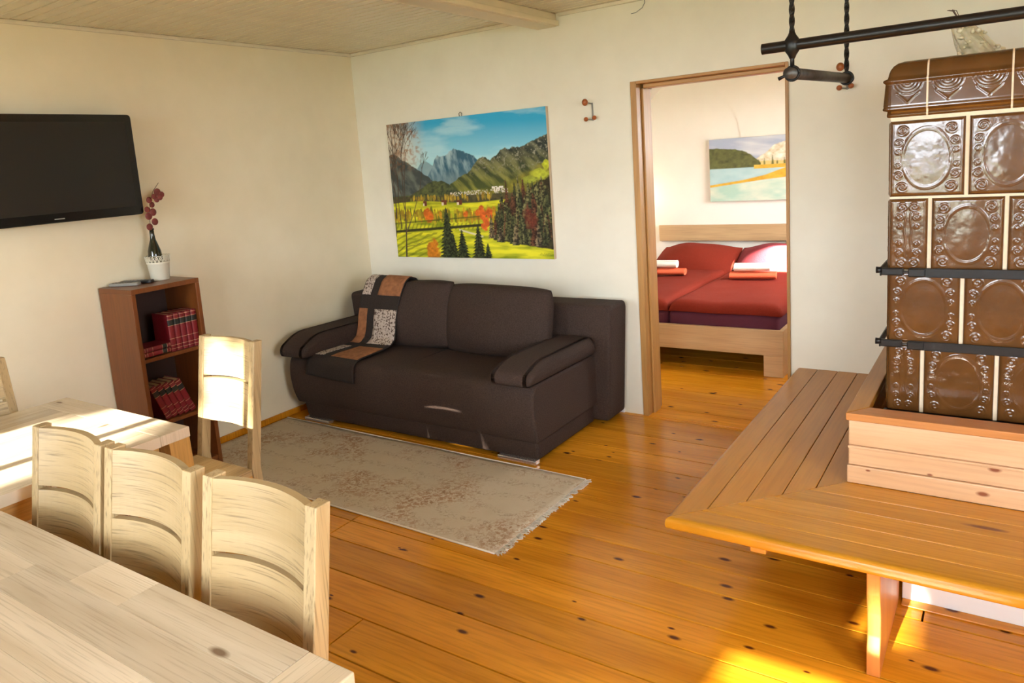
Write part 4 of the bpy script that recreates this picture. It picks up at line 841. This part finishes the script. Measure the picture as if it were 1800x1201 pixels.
# pot with bottle and dried sprig
pc = (-3.885, 2.345)
pt_ = empty('plant_pot', (pc[0], pc[1], CZ), label='cream enamel pot with pierced lace rim on the bookcase', cat='pot')
lathe('pot_body', [(0.0, 0.001), (0.047, 0.001), (0.049, 0.004), (0.058, 0.092), (0.0605, 0.094), (0.0605, 0.098), (0.0565, 0.098), (0.046, 0.01), (0.0, 0.008)], M['pot'], pt_, seg=32)
rmb = lathe('rim_band', [(0.0605, 0.098), (0.0618, 0.104), (0.0595, 0.104), (0.0585, 0.098)], M['pot'], pt_, seg=32)
for k in range(20):
    a0 = 2 * math.pi * k / 20
    def cy_(a, z): r_ = 0.0605 + (z - 0.098) * 0.12; return (r_ * math.cos(a), r_ * math.sin(a), z)
    w = 2 * math.pi / 20
    tube('lace_loop', [cy_(a0 + w * 0.5 + w * 0.95 * math.cos(q), 0.104 + 0.034 * abs(math.sin(q))) for q in np.linspace(0, math.pi, 9)], 0.0018, M['pot'], rmb, 5)
    tube('lace_loop', [cy_(a0 + w * 0.5 + w * 0.45 * math.cos(q), 0.118 + 0.012 * math.sin(q)) for q in np.linspace(0, 2 * math.pi, 9)], 0.0015, M['pot'], rmb, 5)
bt = empty('bottle', (pc[0] - 0.004, pc[1] - 0.01, CZ + 0.012), label='dark glass bottle standing in the cream pot', cat='bottle')
lathe('bottle_glass', [(0.0, 0.0), (0.036, 0.0), (0.038, 0.006), (0.038, 0.12), (0.034, 0.155), (0.024, 0.188), (0.0155, 0.215), (0.0125, 0.245), (0.012, 0.268), (0.0142, 0.27), (0.0142, 0.278), (0.010, 0.278), (0.009, 0.25)], M['bottle'], bt, seg=24)
sg = empty('dried_sprig', (pc[0] - 0.004, pc[1] - 0.01, CZ + 0.29), label='sprig of round dark red dried leaves in the bottle', cat='sprig')
st = [(0, 0, -0.20), (0.002, -0.004, 0.0), (0.004, -0.003, 0.06), (0.006, 0.012, 0.14), (0.008, 0.035, 0.20), (0.010, 0.075, 0.245)]
tube('stem', st, 0.0016, M['stem'], sg, 6)
for (py, pz, r_) in [(-0.022, 0.010, .017), (0.012, 0.035, .0175), (-0.012, 0.068, .0185), (0.014, 0.088, .019), (-0.020, 0.105, .0145), (0.020, 0.128, .0145), (0.002, 0.155, .0155), (0.026, 0.172, .014), (0.042, 0.155, .015), (0.062, 0.166, .015), (0.058, 0.195, .0185), (0.076, 0.180, .015)]:
    ball('leaf', (0.012 + random.uniform(-0.012, 0.012), py + 0.004, pz), r_ * 1.13, M['berry'], sg, (0.30, 1, 1), 14)

# ================================================================== TABLES
def table(name, L_, Wd, ends, axis, loc, label):
    """long axis along local x; origin at floor centre"""
    t = empty(name, loc, 0 if axis == 'x' else R(90), label, 'table', None); zt = 0.76; th = 0.038; bb = 0.115; n = 9
    mx = M['tblx']; my = M['tbly']
    for s in (-1, 1):
        x0, x1 = (L_ / 2 - bb, L_ / 2) if s > 0 else (-L_ / 2, -L_ / 2 + bb)
        box('breadboard_end', x0 + 0.0006, x1, -Wd / 2, Wd / 2, zt - th, zt, my, t, 0.003)
    rr_ = random.Random(int(L_ * 100))
    for k in range(n):
        y0 = -Wd / 2 + Wd * k / n; cuts = [-L_ / 2 + bb] + sorted(rr_.uniform(-0.42, 0.42) * L_ for _ in range(2)) + [L_ / 2 - bb]
        for a_, b_ in zip(cuts[:-1], cuts[1:]): box('top_stave', a_ + 0.0002, b_ - 0.0002, y0 + 0.0002, y0 + Wd / n - 0.0002, zt - th, zt - 0.0004, mx, t, 0.0005, 1)
    a = 0.055
    for s in (-1, 1):
        box('apron', -L_ / 2 + 0.10, L_ / 2 - 0.10, s * (Wd / 2 - a) - 0.012, s * (Wd / 2 - a) + 0.012, zt - th - 0.085, zt - th, M['honx'], t, 0.002)
        box('apron', s * (L_ / 2 - a) - 0.012, s * (L_ / 2 - a) + 0.012, -Wd / 2 + 0.10, Wd / 2 - 0.10, zt - th - 0.085, zt - th, M['hony'], t, 0.002)
        for q in (-1, 1):
            cx, cy = s * (L_ / 2 - 0.043), q * (Wd / 2 - 0.043); h1 = 0.040; h0 = 0.035; ox, oy = s * 0.02, q * 0.012
            v = [(cx + ox + i * h0, cy + oy + j * h0, 0.0) for i, j in ((-1, -1), (1, -1), (1, 1), (-1, 1))] + [(cx + i * h1, cy + j * h1, zt - th) for i, j in ((-1, -1), (1, -1), (1, 1), (-1, 1))]
            mesh('leg', v, [(0, 1, 2, 3), (4, 5, 6, 7), (0, 1, 5, 4), (1, 2, 6, 5), (2, 3, 7, 6), (3, 0, 4, 7)], M['honz'], t)
    return t
table('dining_table', 1.455, 0.88, 1, 'x', (-0.913 - 0.7275, 0.366, 0), 'pale wood dining table in the near left corner')
table('dining_table', 1.80, 0.878, 1, 'y', (-2.835, 1.475 - 0.90, 0), 'pale wood dining table standing along the left wall')

# ================================================================== CHAIRS
def make_chair():
    c = empty('dining_chair'); hw = 0.187; zs = 0.452; zt = 0.965
    def yb(z): return 0.150 + (0.0 if z < zs else (z - zs) / (zt - zs) * 0.085)
    pw, pd = 0.034, 0.040
    for s in (-1, 1):
        x0, x1 = (hw - pw, hw) if s > 0 else (-hw, -hw + pw)
        prism('back_post', [(yb(0) + 0.03, 0), (yb(zs), zs), (yb(zt), zt), (yb(zt) + pd, zt), (yb(zs) + pd + 0.004, zs), (yb(0) + pd + 0.03, 0)], 0, x0, x1, M['chrz'], c, 0.0025)
        box('leg', x0, x1, -0.205, -0.165, 0, zs - 0.028, M['chrz'], c, 0.0025)
        box('side_rail', x0 + 0.008, x1 - 0.008, -0.165, yb(zs) + 0.005, zs - 0.085, zs - 0.028, M['hony'], c, 0.002)
    box('front_rail', -hw + pw, hw - pw, -0.197, -0.175, zs - 0.085, zs - 0.028, M['honx'], c, 0.002); box('rear_rail', -hw + pw, hw - pw, yb(zs) + 0.008, yb(zs) + 0.03, zs - 0.085, zs - 0.028, M['honx'], c, 0.002)
    # seat in three boards
    for k in range(3):
        x0 = -hw + 2 * hw * k / 3; x1 = -hw + 2 * hw * (k + 1) / 3; e = 0.0004
        box('seat_board', x0 + e, x1 - e, -0.215, yb(zs) - 0.0015, zs - 0.028, zs, M['chry'], c, 0.002)
    def slat(name, z0, z1):
        n = 14; th = 0.018; P = []; v = []; f = []
        for i in range(n + 1):
            u = -1 + 2 * i / n; x = u * (hw - pw + 0.001); cv = 0.030 * (1 - u * u); cz = 0.0
            for (z, o_) in ((z0, 0), (z1, 0), (z1, th), (z0, th)): v.append((x, yb(z) + 0.003 + cv + o_, z + cz))
        for i in range(n):
            for j in range(4): f.append((i * 4 + j, (i + 1) * 4 + j, (i + 1) * 4 + (j + 1) % 4, i * 4 + (j + 1) % 4))
        f += [(0, 1, 2, 3), (n * 4, n * 4 + 1, n * 4 + 2, n * 4 + 3)]
        mesh(name, v, f, M['chrx'], c)
    slat('back_slat', 0.800, 0.962); slat('back_slat', 0.605, 0.788)
    return c
ch = make_chair()
spots = [(-1.300, 0.695, 0, 'pale wood dining chair tucked behind the near table, closest to the open floor'), (-1.712, 0.690, 0, 'pale wood dining chair at the near table, middle of the three in a row'), (-2.105, 0.690, 0, 'pale wood dining chair at the near table, leftmost of the three in a row'),
         (-2.690, 1.640, 0, 'pale wood dining chair at the far table end, lit by sun before the bookcase'), (-3.165, 1.13, R(90), 'pale wood dining chair between the far table and the left wall')]
for k, (x, y, rz, lb) in enumerate(spots):
    o = ch if k == 0 else copy_tree(ch); o.location = (x, y, 0); o.rotation_euler = (0, 0, rz); tag(o, lb, 'chair', 'dining chairs')

# ================================================================== WALL HOOKS AND WIRE
def hook(x, z, label):
    h = empty('coat_hook', (x, YB, z), label=label, cat='hook', group='wall hooks')
    tube('rod', [(0.012, -0.006, 0.05), (0.014, -0.006, -0.055)], 0.005, M['greyp'], h, 8)
    a1 = tube('arm', [(0.012, -0.006, 0.045), (-0.004, -0.05, 0.052)], 0.0045, M['greyp'], h, 8); a2 = tube('arm', [(0.014, -0.006, -0.05), (-0.012, -0.035, -0.045)], 0.004, M['greyp'], h, 8); a3 = tube('arm', [(0.014, -0.006, -0.05), (0.038, -0.03, -0.043)], 0.004, M['greyp'], h, 8)
    ball('knob', (-0.008, -0.06, 0.054), 0.021, M['knob'], a1, (0.9, 0.8, 1)); ball('knob', (-0.016, -0.04, -0.044), 0.0135, M['knob'], a2); ball('knob', (0.036, -0.034, -0.04), 0.0135, M['knob'], a3)
hook(-2.085, 1.868, 'wooden ball coat hook on the wall between the landscape painting and doorway'); hook(-0.694, 1.893, 'wooden ball coat hook on the wall between the doorway and stove')
tag(tube('wall_wire', [(-1.72, YB - 0.004, 2.447), (-1.715, YB - 0.01, 2.43), (-1.73, YB - 0.012, 2.405), (-1.77, YB - 0.012, 2.385), (-1.80, YB - 0.006, 2.385)], 0.002, M['greyp']), 'thin stray wire hanging from the ceiling trim above the doorway', 'wire')

# ================================================================== BED
bed = empty('bed', (-2.07, 6.2, 0), label='double bed with pale oak frame seen through the doorway', cat='bed'); bi = Matrix.Translation((2.07, -6.2, 0))
def D(o): o.parent = bed; o.matrix_parent_inverse = bi; return o
EX0, EX1, EY0, EY1 = -2.90, -1.243, 5.195, 7.17
D(box('foot_rail', EX0, EX1, EY0, EY0 + 0.03, 0.152, 0.333, M['bedwood'], None, 0.003))
for x in (EX0, EX1 - 0.03): D(box('side_rail', x, x + 0.03, EY0 + 0.03, EY1, 0.152, 0.333, M['bedwood'], None, 0.003))
for x in (EX0 + 0.002, EX1 - 0.132):
    for y in (EY0 + 0.002, EY1 - 0.14): D(box('leg', x, x + 0.13, y, y + 0.13, 0.001, 0.1515, M['bedwood'], None, 0.003))
D(box('headboard', EX0 - 0.03, EX1 + 0.03, 7.245, 7.271, 0.690, 0.848, M['bedwood'], None, 0.003)); 
for s in (0, 1):
    a, b = ((EX0 + 0.035, -2.072), (-2.068, EX1 - 0.035))[s]
    D(box('mattress', a, b, EY0 + 0.035, EY1 - 0.01, 0.25, 0.425, M['sheet'], None, 0.03, 4, True))
def duvet(x0, x1, seed, label):
    n, m_ = 40, 60; rg = np.random.RandomState(seed); U, Vv = np.meshgrid(np.linspace(0, 1, n), np.linspace(0, 1, m_), indexing='ij')
    y0, y1 = EY0 + 0.025, 6.78; X = x0 + (x1 - x0) * U; Y = y0 + (y1 - y0) * Vv
    e = np.minimum(np.minimum(U, 1 - U) * (x1 - x0), np.minimum(Vv, 1 - Vv) * (y1 - y0)); th = 0.075 * np.sqrt(np.clip(1 - (1 - np.clip(e / 0.075, 0, 1)) ** 2, 0, 1))
    H = 0.428 + th + 0.010 * (fbm(U * 5, Vv * 8, seed) - 0.5) * np.clip(e / 0.1, 0, 1) + 0.014 * np.sin(U * 9 + 1) * (1 - Vv) * np.clip(e / 0.03, 0.2, 1) * 0.5
    P = np.stack([X, Y, H], -1); o = grid('duvet', P, M['duvet']); md = o.modifiers.new('thick', 'SOLIDIFY'); md.thickness = 0.012; md.offset = -1
    tag(o, label, 'duvet', 'red duvets on the bed')
duvet(EX0 + 0.01, -2.064, 3, 'rust red duvet on the left half of the bed'); duvet(-2.062, EX1 - 0.012, 9, 'rust red duvet on the right half of the bed')
p1 = pillow('pillow', 0.785, 0.52, 0.30, M['duvet'], None, (-2.43, 6.86, 0.545), (R(-66), R(0.0), R(-2)), seed=11, wob=0.004, pinch=0.04, power=0.72); tag(p1, 'rust red pillow on the left side of the bed', 'pillow', 'pillows on the bed')
p2 = pillow('pillow', 0.785, 0.52, 0.30, plain('plum_pillow', (0.22, 0.014, 0.022, 1), 0.9, noise=0.12, nscale=120, bump=0.3), None, (-1.645, 6.86, 0.545), (R(-66), 0, R(2)), seed=12, wob=0.004, pinch=0.04, power=0.72); tag(p2, 'plum red pillow catching sunlight on the right side of the bed', 'pillow', 'pillows on the bed')
def towel(cx, cy, cz, ln, w, h, rz, mat, label, group):
    """rolled towel with a spiral end"""
    n = 80; turns = 3.2; v = []; f = []; pts = []
    for k in range(n + 1):
        a = 2 * math.pi * turns * k / n; q = 0.18 + 0.82 * k / n; pts.append((q * w / 2 * math.cos(a), q * h / 2 * math.sin(a), a, q))
    t = 0.0085
    for s in (-ln / 2, ln / 2):
        for (y, z, a, q) in pts: v.append((s, y, z)); v.append((s, y - t * math.cos(a), z - t * math.sin(a)))
    N = 2 * (n + 1)
    for k in range(n):
        a, b = 2 * k, 2 * (k + 1); f += [(a, b, N + b, N + a), (a + 1, b + 1, N + b + 1, N + a + 1), (a, b, b + 1, a + 1), (N + a, N + b, N + b + 1, N + a + 1)]
    f += [(0, 1, N + 1, N), (2 * n, 2 * n + 1, N + 2 * n + 1, N + 2 * n)]
    o = mesh('towel', v, f, mat, None, False); o.location = (cx, cy, cz + h / 2); o.rotation_euler = (0, 0, rz); tag(o, label, 'towel', group)
zt = 0.508
towel(-1.715, 6.20, zt, 0.36, 0.125, 0.062, R(8), M['towelc'], 'rolled coral towel under the white one on the right duvet', 'rolled towels'); towel(-1.725, 6.215, zt + 0.061, 0.28, 0.115, 0.070, R(10), M['towelw'], 'rolled white towel on the coral one on the right duvet', 'rolled towels')
towel(-2.50, 6.28, zt, 0.36, 0.125, 0.062, R(5), M['towelc'], 'rolled coral towel under the white one on the left duvet', 'rolled towels'); towel(-2.535, 6.295, zt + 0.061, 0.28, 0.115, 0.070, R(5), M['towelw'], 'rolled white towel on the coral one on the left duvet', 'rolled towels')
# bedside wall lamp (its glow shows beside the headboard)
lp = empty('wall_lamp', (-3.12, 7.235, 1.0), label='small bedside wall lamp left of the headboard', cat='lamp')
box('back_plate', -0.04, 0.04, -0.012, 0.0, -0.05, 0.05, M['chrome'], lp, 0.003); tube('lamp_arm', [(0, -0.012, 0), (0, -0.07, 0.01)], 0.006, M['chrome'], lp, 8)
lathe('lamp_shade', [(0.05, -0.05), (0.035, 0.05)], M['towelw'], lp, (0, -0.09, 0.02), 20); ball('bulb', (0, -0.09, 0.0), 0.02, emit('warm_bulb', (1, 0.72, 0.42, 1), 60), lp)
ll = bpy.data.lights.new('bulb_light', 'POINT'); ll.energy = 1.6; ll.color = (1, 0.74, 0.45); ll.shadow_soft_size = 0.03
lo = bpy.data.objects.new('bulb_light', ll); COL.objects.link(lo); lo.parent = lp; lo.location = (0, -0.09, 0.085)
bpy.context.view_layer.update()
